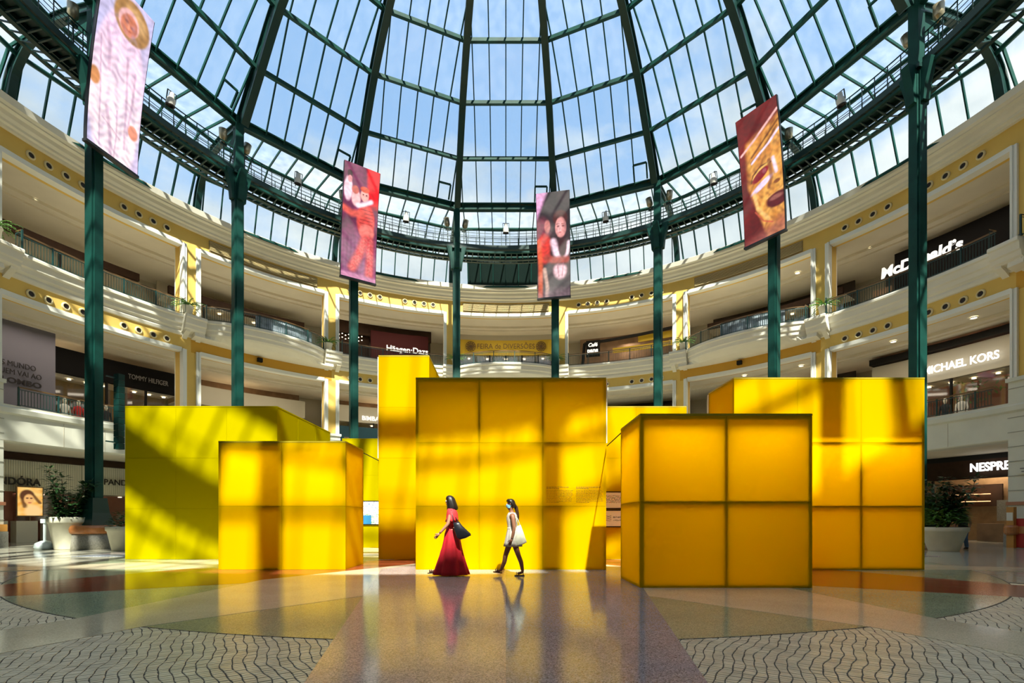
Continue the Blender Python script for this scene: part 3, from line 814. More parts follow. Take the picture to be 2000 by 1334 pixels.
def pic_red(u, v):
    c = mixc((.22, .05, .13), (.38, .10, .22), nse(u, v, .8, 1))
    c = mixc(c, (.45, .22, .36), sm((v-.5)*4)*(.4+.5*nse(u*3, v*.3, 1.2, 2)))
    c = mixc(c, (.85, .02, .05), sm((u-.66-.5*v*0-(.30-v)*-.3)*9)*sm((.36-v)*12))
    c = mixc(c, (.95, .72, .78), el(u, v, .13, .22, .12, .10, .2)); c = mixc(c, (.12, .02, .05), el(u, v, .16, .09, .07, .03, .2)); c = mixc(c, (.80, .40, .42), el(u, v, .17, .135, .06, .03, .2))
    c = mixc(c, (.90, .60, .60), el(u, v, .36, .28, .13, .07, .2)); c = mixc(c, (.65, .22, .18), el(u, v, .33, .21, .10, .035, .2))
    c = mixc(c, (.80, .16, .14), el(u, v, .66, .45, .26, .15, .15))
    for i in range(5): c = mixc(c, (.30, .03, .05), .7*strk(u, v, [(.50, .36+.03*i), (.86, .355+.03*i)], .012))
    c = mixc(c, (.82, .22, .18), strk(u, v, [(.55, .40), (.25, .42), (.03, .39)], .11))
    c = mixc(c, (.86, .32, .28), el(u, v, .70, .55, .22, .07, .2))
    c = mixc(c, (.78, .15, .15), strk(u, v, [(.66, .62), (.52, .76), (.32, .90)], .15)); c = mixc(c, (.72, .12, .14), strk(u, v, [(.80, .62), (.82, .80), (.80, .95)], .14))
    c = mixc(c, (.92, .50, .44), .45*nse(u*3, v*4, 1.5, 4)*max(strk(u, v, [(.66, .62), (.52, .76), (.32, .90)], .12), strk(u, v, [(.80, .62), (.82, .80), (.80, .95)], .11)))
    c = mixc(c, (.90, .55, .50), el(u, v, .60, .235, .12, .055, .15)); c = mixc(c, (.75, .20, .12), el(u, v, .60, .185, .13, .025, .2))
    for x in (.56, .65): c = mixc(c, (.2, .03, .05), el(u, v, x, .23, .02, .006, .4))
    c = mixc(c, (.96, .80, .86), strk(u, v, [(.42, .34), (.60, .31), (.80, .27)], .07))
    c = mixc(c, (.70, .38, .52), sm((v-.94)*30))
    return c
def pic_boy(u, v):
    c = mixc((.07, .05, .06), (.13, .09, .10), nse(u, v, .6, 3))
    c = mixc(c, (.80, .45, .68), sm((.30-v-.75*u)*9)); c = mixc(c, (.30, .07, .12), el(u, v, .15, .35, .25, .12, .4))
    c = mixc(c, (.75, .10, .08), el(u, v, .22, .52, .24, .14, .2)); c = mixc(c, (.85, .22, .10), .8*strk(u, v, [(.05, .45), (.10, .70), (.08, 1)], .09)); c = mixc(c, (.62, .28, .26), el(u, v, .32, .31, .09, .06, .25))
    c = mixc(c, (.85, .60, .50), strk(u, v, [(.22, .72), (.3, .9), (.28, 1)], .07)*.7)
    c = mixc(c, (.10, .05, .06), el(u, v, .72, .60, .34, .22, .2)); c = mixc(c, (.93, .72, .80), strk(u, v, [(.50, .46), (.58, .56), (.64, .60)], .12)); c = mixc(c, (.93, .72, .80), strk(u, v, [(.98, .48), (.90, .58), (.86, .60)], .08))
    c = mixc(c, (.12, .04, .05), el(u, v, .78, .52, .12, .09, .25)); c = mixc(c, (.50, .12, .09), strk(u, v, [(.28, .61), (.50, .635), (.90, .64)], .12))
    c = mixc(c, (.88, .62, .66), el(u, v, .70, .74, .20, .085, .3)*sm((v-.66)*20)); c = mixc(c, (.5, .25, .3), .6*strk(u, v, [(.62, .68), (.66, .80)], .02)); c = mixc(c, (.5, .25, .3), .6*strk(u, v, [(.80, .67), (.76, .80)], .02))
    c = mixc(c, (.42, .30, .33), sm((v-.87)*9)*.7*(.4+.6*nse(u*2, v, 1, 5)))
    c = mixc(c, (.16, .05, .05), el(u, v, .72, .245, .22, .075, .15)); c = mixc(c, (.80, .42, .40), el(u, v, .73, .33, .17, .095, .12)); c = mixc(c, (.92, .60, .60), .7*el(u, v, .69, .33, .07, .06, .4))
    for x in (.65, .80): c = mixc(c, (.25, .08, .08), .8*el(u, v, x, .318, .035, .009, .7)); c = mixc(c, (.25, .08, .06), .8*strk(u, v, [(x-.04, .298), (x+.04, .296)], .012))
    c = mixc(c, (.55, .18, .18), .8*el(u, v, .71, .375, .04, .007, .7))
    c = mixc(c, (.30, .12, .14), .6*sm((u-.76)*6)*el(u, v, .73, .33, .17, .095, .12)); c = mixc(c, (.50, .2, .18), .6*strk(u, v, [(.71, .33), (.69, .36)], .012))
    return c
def pic_mask(u, v):
    c = mixc((.18, .012, .015), (.28, .03, .03), nse(u, v, .5, 2))
    edge = .16+.10*sin(v*5)
    fc = sm((v-.20+.10*u)*14)*sm((u-(.10 if v < .45 else .10+.95*max(0, v-.55)))*9)
    gold = mixc((.60, .27, .06), (.86, .50, .15), nse(u*1.5, v*1.3, .9, 1)); gold = mixc(gold, (.25, .08, .03), .5*nse(u*2, v*2, 1.3, 6)**3)
    c = mixc(c, gold, fc)
    c = mixc(c, (.84, .52, .50), strk(u, v, [(.05, .275), (.4, .215), (.98, .095)], .035))
    for q, w_, k in (([(.30, .33), (.6, .26), (.98, .17)], .03, .7), ([(.28, .37), (.5, .34), (.95, .21)], .03, .6), ([(.25, .52), (.3, .47), (.5, .43), (.75, .44)], .025, .8)): c = mixc(c, (.16, .05, .02), k*strk(u, v, q, w_))
    c = mixc(c, (.86, .70, .84), strk(u, v, [(.30, .375), (.5, .335), (.72, .30), (.98, .235)], .035))
    c = mixc(c, (.95, .66, .22), .8*strk(u, v, [(.30, .50), (.45, .455), (.70, .435)], .03))
    c = mixc(c, (.34, .015, .04), el(u, v, .48, .495, .23, .032, .15, -.45)); c = mixc(c, (.55, .25, .3), .5*el(u, v, .58, .48, .05, .02, .4))
    c = mixc(c, (.80, .66, .86), el(u, v, .50, .575, .28, .024, .3, -.40)); c = mixc(c, (.90, .74, .86), .9*strk(u, v, [(.80, .42), (.86, .53)], .05))
    c = mixc(c, (.28, .10, .06), .7*strk(u, v, [(.70, .42), (.74, .56), (.66, .62)], .05)); c = mixc(c, (.22, .05, .03), .8*el(u, v, .86, .605, .08, .015, .3))
    c = mixc(c, (.90, .55, .22), .8*strk(u, v, [(.60, .70), (.8, .69), (1, .67)], .03)); c = mixc(c, (.17, .02, .03), el(u, v, .86, .74, .28, .055, .15)); c = mixc(c, (.50, .25, .20), .6*el(u, v, .82, .72, .16, .018, .4))
    c = mixc(c, (.92, .62, .28), .7*strk(u, v, [(.30, .62), (.36, .74), (.62, .86)], .05)); c = mixc(c, (.65, .17, .10), .9*strk(u, v, [(.30, .76), (.50, .86), (.72, .90)], .02))
    c = mixc(c, (.45, .17, .14), sm((v-.93+.12*u)*8)*.7)
    return c
def colour_mesh(name, fn, W, Hh, nu, nv, warp, strength=1.0, emissive=True, gam=1.0):
    me = bpy.data.meshes.new(name)
    vs = [warp(i/nu, j/nv) for j in range(nv+1) for i in range(nu+1)]
    fs = [(j*(nu+1)+i, j*(nu+1)+i+1, (j+1)*(nu+1)+i+1, (j+1)*(nu+1)+i) for j in range(nv) for i in range(nu)]
    me.from_pydata(vs, [], fs); ca = me.color_attributes.new('picture', 'FLOAT_COLOR', 'POINT')
    buf = []
    for j in range(nv+1):
        for i in range(nu+1):
            u_, v_ = i/nu, 1-j/nv; k_ = 1.0
            if gam != 1.0: k_ = .72+.40*nse(u_*2.2, v_*4, 1.0, 3)+.08*nse(u_*7, v_*8, 1.0, 8)
            buf += [*[max(0, x)**gam*k_ for x in fn(u_, v_)], 1.0]
    ca.data.foreach_set('color', buf)
    key = 'pic_%s_%s' % (emissive, strength)
    if key not in M:
        m = bpy.data.materials.new(key); m.use_nodes = True; nt = m.node_tree; b = nt.nodes['Principled BSDF']
        at = N(nt, 'ShaderNodeVertexColor'); at.layer_name = 'picture'
        if emissive:
            b.inputs['Base Color'].default_value = (.03, .03, .03, 1); b.inputs['Roughness'].default_value = .5
            nt.links.new(at.outputs[0], b.inputs['Emission Color']); b.inputs['Emission Strength'].default_value = strength
        else: nt.links.new(at.outputs[0], b.inputs['Base Color']); b.inputs['Roughness'].default_value = .5
        M[key] = m
    me.materials.append(M[key]); return me
LED = [(-78.75, pic_costume, 'tall curved LED screen glowing pale pink with a figure in white costume'), (-33.75, pic_red, 'tall LED screen showing performers in red and purple costume'),
       (11.25, pic_boy, 'tall LED screen showing a boy with folded arms over a dark background'), (56.25, pic_mask, 'tall LED screen showing a golden theatre mask on dark red')]
LZ0, LZ1, LW = 15.7, 22.0, 2.1
def led_d(t): return -(.95+.85*t**1.6)          # local y, towards the centre
for a, fn, lb in LED:
    t = thing('led_screen', lb, 'screen', PT(17, a, LZ0), -R(a), 'LED screens on the columns')
    me = colour_mesh('picture_face', fn, LW, LZ1-LZ0, 72, 216, lambda u, v: ((u-.5)*LW, led_d(v), v*(LZ1-LZ0)), gam={pic_costume: 1.7, pic_red: 1.5, pic_boy: 1.4, pic_mask: 1.35}[fn])
    link('picture_face', me, t)
    b = MB(); n = 14; k0 = 0
    for i in range(n+1):
        v = i/n; y = led_d(v)
        b.v += [(-LW/2-.03, y+.012, v*6.3), (LW/2+.03, y+.012, v*6.3), (LW/2+.03, y+.14, v*6.3), (-LW/2-.03, y+.14, v*6.3)]
    for i in range(n):
        for j in range(4): q = i*4; b.f.append((q+j, q+(j+1) % 4, q+4+(j+1) % 4, q+4+j))
    b.f += [(0, 1, 2, 3), (n*4+3, n*4+2, n*4+1, n*4)]
    b.obj('housing', M['screen_back'], t)
    MB().box((0, led_d(0)+.07, -.06), (LW+.1, .2, .1)).obj('bottom_rail', M['screen_back'], t)
    for zz in (.5, 3.0, 5.6):
        m_ = MB()
        for s in (-.2, .2): m_.bar((s, -.25, zz), (s, led_d(zz/6.3)+.12, zz), .08)
        m_.obj('mounting_arm', M['screen_back'], t)

# line array loudspeaker hung beside the first column
t = thing('line_array_speaker', 'narrow dark green line array loudspeaker hung beside the costume screen column', 'loudspeaker', (-15.72, 20.4, 4.0), -R(-70))
for i in range(12):
    MB().box((0, 0, 0), (.24, .3, .24)).obj('speaker_module', M['green_dark'], t, loc=(0, 0, .15+i*.255))
for i in range(12):
    b = MB()
    for k in range(5): b.box((0, -.155, .15+i*.255-.09+k*.045), (.2, .012, .02))
    b.obj('speaker_grille', M['green'], t)
for zz in (2.9, .3): MB().bar((-.5, 0, zz), (0.1, 0, zz), .05).obj('hanging_bracket', M['green_dark'], t)
M['shelf_glow'] = mat('lit shelf edge', (.8, .5, .3), .5, emis=(1, .55, .25), estr=1.2)
M['banner_blue'] = mat('pale blue printed banner', (.30, .36, .42), .7, var=.6, scale=2.5)
# ------------------------------------------------------------------ yellow boxes
MOD = 1.5
def pavilion(x0, yf, nx, nz, ny, label, fab='fabric', lamp=0.0, strips=(), lampz=.95, tilt=0):
    t = thing('yellow_pavilion', label, 'fabric box', (x0+nx*MOD/2, yf+ny*MOD/2, 0), 0, 'yellow fabric boxes')
    ox, oy = -nx*MOD/2, -ny*MOD/2; H = nz*MOD; W = nx*MOD; D = ny*MOD
    th = .012
    def panel(nm, c, d): MB().box(c, d).obj(nm, M[fab], t)
    g = .004
    for i in range(nx):
        for k in range(nz):
            panel('front_panel', (ox+(i+.5)*MOD, oy+th/2, (k+.5)*MOD+.01), (MOD-g, th, MOD-g)); panel('back_panel', (ox+(i+.5)*MOD, -oy-th/2, (k+.5)*MOD+.01), (MOD-g, th, MOD-g))
    for j in range(ny):
        for k in range(nz):
            for s in (-1, 1): panel('side_panel', (s*(W/2-th/2), oy+(j+.5)*MOD, (k+.5)*MOD+.01), (th, MOD-g-(.03 if j in (0, ny-1) else 0), MOD-g))
    fr = MB(); q = .055
    ym = {0: oy+th+q/2+.002, 1: -oy-th-q/2-.002}; xm = {0: ox+th+q/2+.002, 1: -ox-th-q/2-.002}
    for i in range(nx+1):
        ww = q if 0 < i < nx else q*1.2
        x = min(max(ox+i*MOD, ox+q/2+th), -ox-q/2-th)
        for e in (0, 1): fr.box((x, ym[e], H/2), (q if 0 < i < nx else q, q, H))
    for k in range(nz+1):
        z = min(max(k*MOD, q/2), H-q/2)
        for e in (0, 1): fr.box((0, ym[e], z), (W-2*th, q*.98, q))
        for e in (0, 1): fr.box((xm[e], 0, z), (q*.98, D-2*th, q))
    for j in range(1, ny):
        for e in (0, 1): fr.box((xm[e], oy+j*MOD, H/2), (q, q, H))
    fr.obj('frame', M['olive'], t)
    # visible top rail all round, standing just proud of the cloth
    tp = MB()
    for e in (-1, 1):
        tp.box((0, e*(D/2-.02), H+.03), (W, .05, .035)); tp.box((e*(W/2-.02), 0, H+.03), (.05, D-.1, .035))
    tp.obj('top_rail', M['fabric_solid'] if fab == 'fabric_solid' else M['olive_light'], t)
    for (sx, z0, yy) in strips:
        MB().box((sx*(W/2+.012), yy*(D/2)-.01*yy, (z0+H)/2), (.022, .03, H-z0)).obj('edge_strip', M['white_strip'], t)  # thin white strip down one box edge
    if lamp > 0:
        for i in range(nx):
            L = bpy.data.lights.new('pavilion_lamp', 'AREA'); L.shape = 'RECTANGLE'; L.size = 1.2; L.size_y = min(D-.3, 1.4); L.energy = lamp; L.color = (1, .86, .62)
            lo = bpy.data.objects.new('pavilion_lamp', L); C.objects.link(lo)
            lo.location = (x0+(i+.5)*MOD, yf+D/2, H*lampz)
    return t
M['olive_light'] = mat('olive yellow top rail', (.42, .32, .0), .6)
B1 = pavilion(2.345, 8.75, 2, 2, 1, 'four-panel yellow fabric box standing nearest the camera', lamp=46)
B2 = pavilion(-2.13, 11.85, 3, 3, 2, 'large nine-panel yellow fabric box with small printed text, behind the two walking women', lamp=42, strips=((1, 3.0, -1),))
B3 = pavilion(-6.79, 11.85, 2, 2, 1, 'small four-panel yellow fabric box overlapping the long shadow-striped box', lamp=28)
B4 = pavilion(5.39, 11.85, 3, 3, 1, 'nine-panel yellow fabric box behind the nearest box, beside the big potted bush', lamp=60, strips=((-1, 3.9, 1),), lampz=.7)
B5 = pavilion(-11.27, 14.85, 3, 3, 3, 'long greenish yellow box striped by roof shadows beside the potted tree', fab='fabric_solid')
B6 = pavilion(-3.77, 14.85, 1, 4, 3, 'tallest narrow yellow box rising behind the large nine-panel box', lamp=22, strips=((-1, 3.0, -1),))
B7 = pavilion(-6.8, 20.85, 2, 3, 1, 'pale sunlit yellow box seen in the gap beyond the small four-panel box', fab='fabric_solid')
B8 = pavilion(.86, 14.87, 3, 3, 1, 'yellow box with two framed pictures seen in the gap beside the nearest box', lamp=0)
# thin cables joining the box corners
b = MB(); b.tube([(2.36, 10.27, 2.97), (2.385, 11.83, 2.93)], .012, 6); tag(b.obj('tie_cable', M['black'], None), 'thin dark cable from the nearest box to the large nine-panel box', 'cable')
b = MB(); b.tube([(-3.80, 13.36, 2.97), (-3.76, 14.83, 2.93)], .012, 6); tag(b.obj('tie_cable', M['black'], None), 'thin dark cable from the small four-panel box to the tallest box', 'cable')
# printed wall text on the large box: two columns of tiny lines
b = MB(); rt = random.Random(5)
for cx0, wd in ((.96, .58), (1.66, .60)):
    z = 1.96
    for ln in range(12):
        x = cx0; h = .012 if ln < 2 else .006; end = cx0+wd*(.9 if ln == 0 else .5 if ln in (1, 11) else 1)
        while x < end:
            l_ = rt.uniform(.02, .06)
            b.box((x+l_/2+B2.location.x*0, 11.846, z), (l_, .004, h)); x += l_+.012
        z -= .05 if ln == 1 else .031
tm = b.obj('printed_text', M['text_olive'], B2, kind='stuff'); tm.location = (-B2.location.x, -B2.location.y, 0)

def frame_pic(label, x, y, z, w_, h_, fn, fm='black', rz=0):
    t = thing('framed_picture', label, 'picture', (x, y, z), rz)
    me = colour_mesh('print', fn, w_, h_, 48, 48, lambda u, v: ((u-.5)*w_, -.012, (v-.5)*h_), emissive=False)
    link('print', me, t)
    b = MB(); q = .03
    for s in (-1, 1): b.box((0, .0, s*(h_/2+q/2)), (w_+2*q, .04, q)); b.box((s*(w_/2+q/2), 0, 0), (q, .04, h_))
    b.obj('frame', M[fm], t); MB().box((0, .008, 0), (w_, .02, h_)).obj('backing_board', M['black'], t)
    return t
def pic_map(u, v):
    c = (.85, .85, .84)
    n1_ = nse(u*4, v*3, 1.3, 1)
    if n1_ > .72: c = (.20, .24, .30)
    if nse(u*5, v*5, 1.1, 4) > .80: c = (.14, .30, .62)
    if v > .55 and nse(u*6, v*6, 1.2, 7) > .68: c = (.20, .42, .14)
    if v > .62 and u < .30: c = (.02, .20, .45)
    return c
def pic_sketch(u, v):
    c = (.95, .95, .94); d = abs(v-.42)
    if d < .25 and .04 < u < .96:
        q = nse(u*5, v*5, 1.5, 2)
        if q > .72: c = (.10, .08, .06)
        elif q < .16: c = (.80, .30, .05)
        elif nse(u*6, v*4, 1.2, 9) > .83: c = (.25, .55, .50)
    return c
def pic_diagram(u, v):
    c = (.93, .95, .95)
    if abs(u-.24) < .12 and abs(v-.5) < .2 and nse(u*9, v*9, 1.3, 1) > .6: c = (.12, .14, .16)
    if .45 < u < .92 and (abs(v-.42) < .05 or abs(v-.62) < .04) and nse(u*14, v*6, 1, 3) > .45: c = (.2, .25, .3)
    return c
frame_pic('colourful print on the pale box seen in the gap by the tallest box', -5.35, 20.81, 1.46, 1.15, .94, pic_map)
frame_pic('upper of two pictures in the gap, orange and black sketch on white', 3.20, 14.84, 1.76, .62, .46, pic_sketch)
frame_pic('lower of two pictures in the gap, small dark diagram on white', 3.20, 14.84, 1.22, .62, .46, pic_diagram)

# ------------------------------------------------------------------ shops behind the galleries
def arc(name, r, a0, a1, z0, z1, m, parent, th=.1, n=8):
    return MB().sweep([(r, z0), (r, z1), (r+th, z1), (r+th, z0)], rng(a0, a1, n)).obj(name, M[m], parent)
def shop(label, zf, zc, a0, a1, header=None, hz=(0, 0), body='shop_dark', mull=(), glass=True, r=26.9, lamps=0, cat='shopfront'):
    t = thing('shopfront', label, cat, (0, 0, 0))
    arc('back_wall', r+1.9, a0, a1, zf, zc, body, t, .1)
    if header: arc('sign_band', r, a0, a1, hz[0], hz[1], header, t, .25)
    top = hz[0] if header else zc
    if glass:
        arc('glass_front', r+.1, a0, a1, zf, top, 'shop_glass', t, .02)
    for x in mull: MB().box((0, 0, 0), (.10, .14, top-zf)).obj('mullion', M['black'], t, loc=PT(r+.1, x, (zf+top)/2), rz=-R(x))
    for i in range(lamps):
        x = a0+(a1-a0)*(i+.5)/lamps
        MB().lathe([(.10, .03), (.10, 0), (.001, 0)], n=10).obj('ceiling_spot', M['lamp'], t, loc=PT(r+.9, x, top-.10))
    if lamps: arc('shop_ceiling', r+.26, a0, a1, top-.02, top+.06, 'ceil', t, 1.6)
    return t
Z1, Z2 = 6.05, 12.72
Cc = 11.15; Cd = 17.25
# upper gallery
s_ = shop('yellow fair banner wall at the back of the upper gallery', Z2, Cd, -8.5, 8.5, 'banner_yellow', (15.5, 16.8), 'shop_warm', (-6, -3, 0, 3, 6), lamps=5)
def on(s, *a, **k): return lettering(*a, parent=s, **k)
on(s_, 'FEIRA de DIVERSÕES', .62, M['letter_brown'], 26.62, 0, 16.18, width=5.0)
for x in (-6.55, 6.55):
    b = MB(); b.lathe([(.40, 0), (.44, 0), (.44, .05), (.40, .05)], n=24); b.lathe([(.26, 0), (.30, 0), (.30, .05), (.26, .05)], n=24)
    for k in range(12): b.bar((0, 0, .03), (.41*cos(k*PI/6), .41*sin(k*PI/6), .03), .05, .03)
    o = b.obj('medallion', M['letter_brown'], s_); o.location = PT(26.80, x, 16.18); o.rotation_euler = (PI/2, 0, -R(x))
arc('ochre_wall', 26.8, -9.4, -8.5, Z2, Cd, 'yellow_wall', s_); arc('upper_wall', 26.95, -8.5, 8.5, 16.8, Cd, 'greige', s_)
s_ = shop('dark maroon ice cream counter with white lettering on the upper gallery', Z2, Cd, -30.8, -13.6, None, (0, 0), 'shop_dark', glass=False, lamps=0)
arc('maroon_board', 26.6, -24.6, -14.4, Z2, 16.7, 'maroon', s_, .3); arc('upper_wall', 26.9, -31, -13.8, 16.3, Cd, 'brown_dark', s_)
arc('menu_wall', 27.4, -31, -24.6, 13.6, 16.3, 'brown_dark', s_)
on(s_, 'Häagen·Dazs', .66, M['letter_white'], 26.45, -18.2, 15.36, bold=.012, width=3.45)
for i in range(9):
    for z in (15.8, 16.1): MB().lathe([(.05, .03), (.05, 0), (.001, 0)], n=8).obj('bulb', M['lamp'], s_, loc=PT(26.8, -30.5+i*.55, z-.1*(i % 2)))
s_ = shop('cafe with small black sign and yellow band on the upper gallery', Z2, Cd, 13.4, 31.5, None, (0, 0), 'shop_warm', glass=False, mull=())
arc('ochre_panel', 27.2, 19.5, 31.5, 15.3, 15.7, 'banner_yellow', s_); arc('ochre_panel', 27.0, 24.0, 31.5, 15.9, 16.4, 'banner_yellow', s_)
b = MB(); 
for p, q in ((((26.6, 13.9), 12.8), ((26.6, 14.6), 16.1)), (((26.6, 14.6), 16.1), ((26.6, 31), 16.5))): b.tube([PT(p[0][0], p[0][1]+(q[0][1]-p[0][1])*i/8, p[1]+(q[1]-p[1])*i/8) for i in range(9)], .13, 8)
b.obj('curved_pipe_frame', M['black'], s_)
MB().box((0, 0, 0), (1.15, .15, 1.35)).obj('sign_board', M['blackboard'], s_, loc=PT(26.35, 16.2, 15.55), rz=-R(16.2))
on(s_, 'Café', .42, M['letter_white'], 26.22, 16.15, 15.82, bold=.01, shear=.2); on(s_, 'pans', .50, M['letter_white'], 26.22, 16.15, 15.36, bold=.02)
for i in range(5): MB().lathe([(.07, .03), (.07, 0), (.001, 0)], n=8).obj('bulb', M['lamp'], s_, loc=PT(26.9, 20+i*2.2, 14.4))
s_ = shop('black fascia of the burger restaurant with white lettering', Z2, Cd, 58.0, 79.0, None, (0, 0), 'shop_dark', glass=False)
arc('black_fascia', 26.6, 60.8, 78.5, 14.55, 17.0, 'blackboard', s_, .3, 10)
on(s_, 'McDonald’s', .86, M['letter_white'], 26.45, 63.6, 16.05, bold=.035, width=3.95, shear=.08)
arc('menu_screen', 26.8, 58.2, 60.3, 14.2, 15.3, 'shop_warm', s_); arc('counter', 26.2, 61, 78, Z2, 13.8, 'brown_dark', s_)
shop('plain cream partition with dark bulkhead on the upper gallery opposite the burger sign', Z2, Cd, -79, -58, 'brown_dark', (16.0, 16.45), 'greige', (-66.4,), lamps=0, glass=False)
s2 = shop('dark maroon curtained opening beside the plain cream partition', Z2, 16.9, -87, -72.5, None, (0, 0), 'maroon', glass=False, r=26.2)
shop('dim food counters behind the bowed balustrade beside the long box column', Z2, Cd, -54.5, -35.5, 'brown_dark', (15.9, 16.4), 'greige', (-50, -45, -40), lamps=4)
shop('dim food counters behind the bowed balustrade beneath the mask screen', Z2, Cd, 35.5, 54.5, 'brown_dark', (15.9, 16.3), 'shop_dark', (40, 45, 50), lamps=4)
# lower gallery
s_ = shop('clothes shop with long dark fascia on the lower gallery', Z1, Cc, -67.3, -53.6, 'blackboard', (9.3, 10.7), 'shop_warm', (-57.2, -61.6), lamps=8)
on(s_, 'TOMMY HILFIGER', .42, M['letter_grey'], 26.7, -57.1, 9.9, width=2.2)
t = thing('hoarding', 'grey lilac hoarding with dark lettering behind the lower balustrade', 'hoarding', (0, 0, 0))
arc('hoarding_board', 26.2, -86, -67.6, Z1, Cc, 'lilac_grey', t)
for body, z, dx, sz in (('S MUNDO', 8.98, -71.1, 1.4), ('UEM VAI AO', 8.58, -70.9, 1.7), ('LOMBO', 8.14, -70.85, 1.65)):
    lettering(body, .38, M['letter_black'], 26.1, dx, z, parent=t, width=sz, bold=.012 if body == 'LOMBO' else 0)
shop('lower gallery shop with black header and framed windows behind the long box', Z1, Cc, -53.2, -35.4, 'greige', (9.0, 10.3), 'shop_warm', (-52, -48, -44, -40.6, -37), lamps=9)
s_ = shop('teal shopfront with small pale lettering on the lower gallery', Z1, Cc, -31.5, -13.6, 'greige', (9.1, 10.4), 'shop_warm', (-24, -20), lamps=6)
arc('teal_panel', 26.85, -31.5, -13.6, Z1, 8.7, 'teal', s_, .05)
on(s_, 'BIMBA', .50, M['letter_white'], 26.8, -24.6, 9.45, bold=.012)
s_ = shop('pink lit handbag shop under tall white letters on the lower gallery', Z1, Cc, 58.0, 79.5, 'greige', (9.0, 10.6), 'shop_pink', (62, 66.3, 75), lamps=10)
on(s_, 'MICHAEL KORS', .60, M['letter_bright'], 26.6, 67.45, 9.62, bold=.008, width=3.35)
arc('dark_soffit', 26.5, 58, 79.5, 10.65, 11.0, 'black', s_, .6)
lv = MB(); rl = random.Random(4)
for i in range(90):
    p = Vector(PT(27.6, rl.uniform(66, 72), rl.uniform(7.6, 8.9))); d1 = Vector((rl.uniform(-1, 1), rl.uniform(-1, 1), rl.uniform(-1, .2))).normalized(); d2 = d1.cross(Vector((0, 0, 1))).normalized()
    lv.add([p, p+d1*.16+d2*.07, p+d1*.34, p+d1*.16-d2*.07], [(0, 1, 2, 3)])
lv.obj('hanging_foliage', M['leaf_light'], s_, kind='stuff')
shop('dim lower gallery shop glimpsed over the small four-panel box', Z1, Cc, 35.4, 54.6, 'greige', (9.2, 10.4), 'shop_dark', (40, 45, 50), lamps=5)
shop('dim lower gallery shop behind the cafe gallery column', Z1, Cc, 13.5, 31.5, 'brown_dark', (9.6, 10.4), 'shop_dark', (20, 26), lamps=3)
# ground floor
s_ = shop('capsule coffee shop with bright white sign and timber panelling', .02, 4.62, 58.5, 80.0, 'black', (4.35, 4.62), 'wood', (64.5, 73.4), lamps=5, glass=False)
arc('timber_fascia', 26.9, 58.5, 80, 3.35, 4.35, 'brown_dark', s_, .2)
lettering('NESPRESSO', .60, M['letter_bright'], 26.6, 71.2, 3.90, parent=s_, bold=.018, width=2.55)
arc('dark_door', 27.6, 74.6, 80, .02, 2.7, 'black', s_); arc('display_niche', 28.5, 64.6, 69.5, 1.9, 3.1, 'brown_dark', s_)
arc('grey_niche', 27.9, 69.6, 71.9, 1.1, 2.2, 'granite', s_); arc('low_counter', 27.2, 68.5, 75, .02, .95, 'shop_warm', s_, .6)
for z in (2.15, 2.55): arc('shelf', 28.2, 64.6, 68.6, z, z+.04, 'shelf_glow', s_, .2)
s_ = shop('jewellery shop with ribbed cream fascia and dark serif lettering', .02, 4.62, -81, -57.5, 'cream', (2.62, 4.3), 'shop_pink', (), lamps=6, glass=True)
for i in range(110):
    x = -81+23.5*i/110
    if i % 1 == 0: MB().box((0, 0, 0), (.03, .03, 1.62)).obj('fascia_rib', M['cream_stone'], s_, loc=PT(26.88, x, 3.46), rz=-R(x))
arc('dark_soffit', 26.4, -81, -57.5, 4.25, 4.6, 'brown_dark', s_, .6)
on(s_, 'PANDÓRA', .52, M['letter_black'], 26.70, -71.0, 3.12, bold=.014, width=2.35); on(s_, 'PANDÓRA', .48, M['letter_black'], 26.70, -59.9, 3.36, bold=.006, width=2.1)
for a0, a1 in ((-76.2, -74.6), (-71.5, -70.8), (-66.8, -66.2), (-63.2, -62.4)): arc('salmon_pier', 26.9, a0, a1, .02, 2.62, 'shop_pink', s_, .3)
arc('white_pier', 26.8, -64.3, -63.4, .02, 4.25, 'cream', s_, .3)
for x in (-75.4, -72.9, -70.2, -67.5): MB().box((0, 0, .55), (.9, .5, 1.1)).obj('display_plinth', M['cream'], s_, loc=PT(26.5, x, 0), rz=-R(x))
def pic_ad(u, v):
    c = mixc((.85, .38, .05), (.95, .62, .20), nse(u, v, .7, 1))
    c = mixc(c, (.10, .03, .01), max(el(u, v, .38, .30, .30, .22, .15), .9*strk(u, v, [(.2, .4), (.3, .7)], .12), .9*strk(u, v, [(.6, .25), (.9, .55)], .10)))
    c = mixc(c, (.85, .45, .15), el(u, v, .45, .42, .20, .18, .2)); c = mixc(c, (.92, .60, .25), el(u, v, .62, .85, .35, .22, .3))
    for x in (.38, .54): c = mixc(c, (.12, .04, .02), el(u, v, x, .38, .06, .025, .3))
    return mixc(c, (.5, .1, .06), el(u, v, .48, .54, .07, .02, .3))
t = thing('advert_poster', 'glowing orange portrait poster in the jewellery shop window', 'poster', PT(26.3, -69.9, 2.1), R(69.9))
link('poster_face', colour_mesh('poster_face', pic_ad, 1.0, 1.5, 40, 60, lambda u, v: ((u-.5)*1.05, -.03, (v-.5)*1.45), strength=.8), t)
MB().box((0, 0, 0), (1.15, .05, 1.55)).obj('poster_frame', M['wood'], t); MB().bar((0, .02, -.7), (0, .02, -2.05), .05).obj('poster_stand', M['wood'], t)

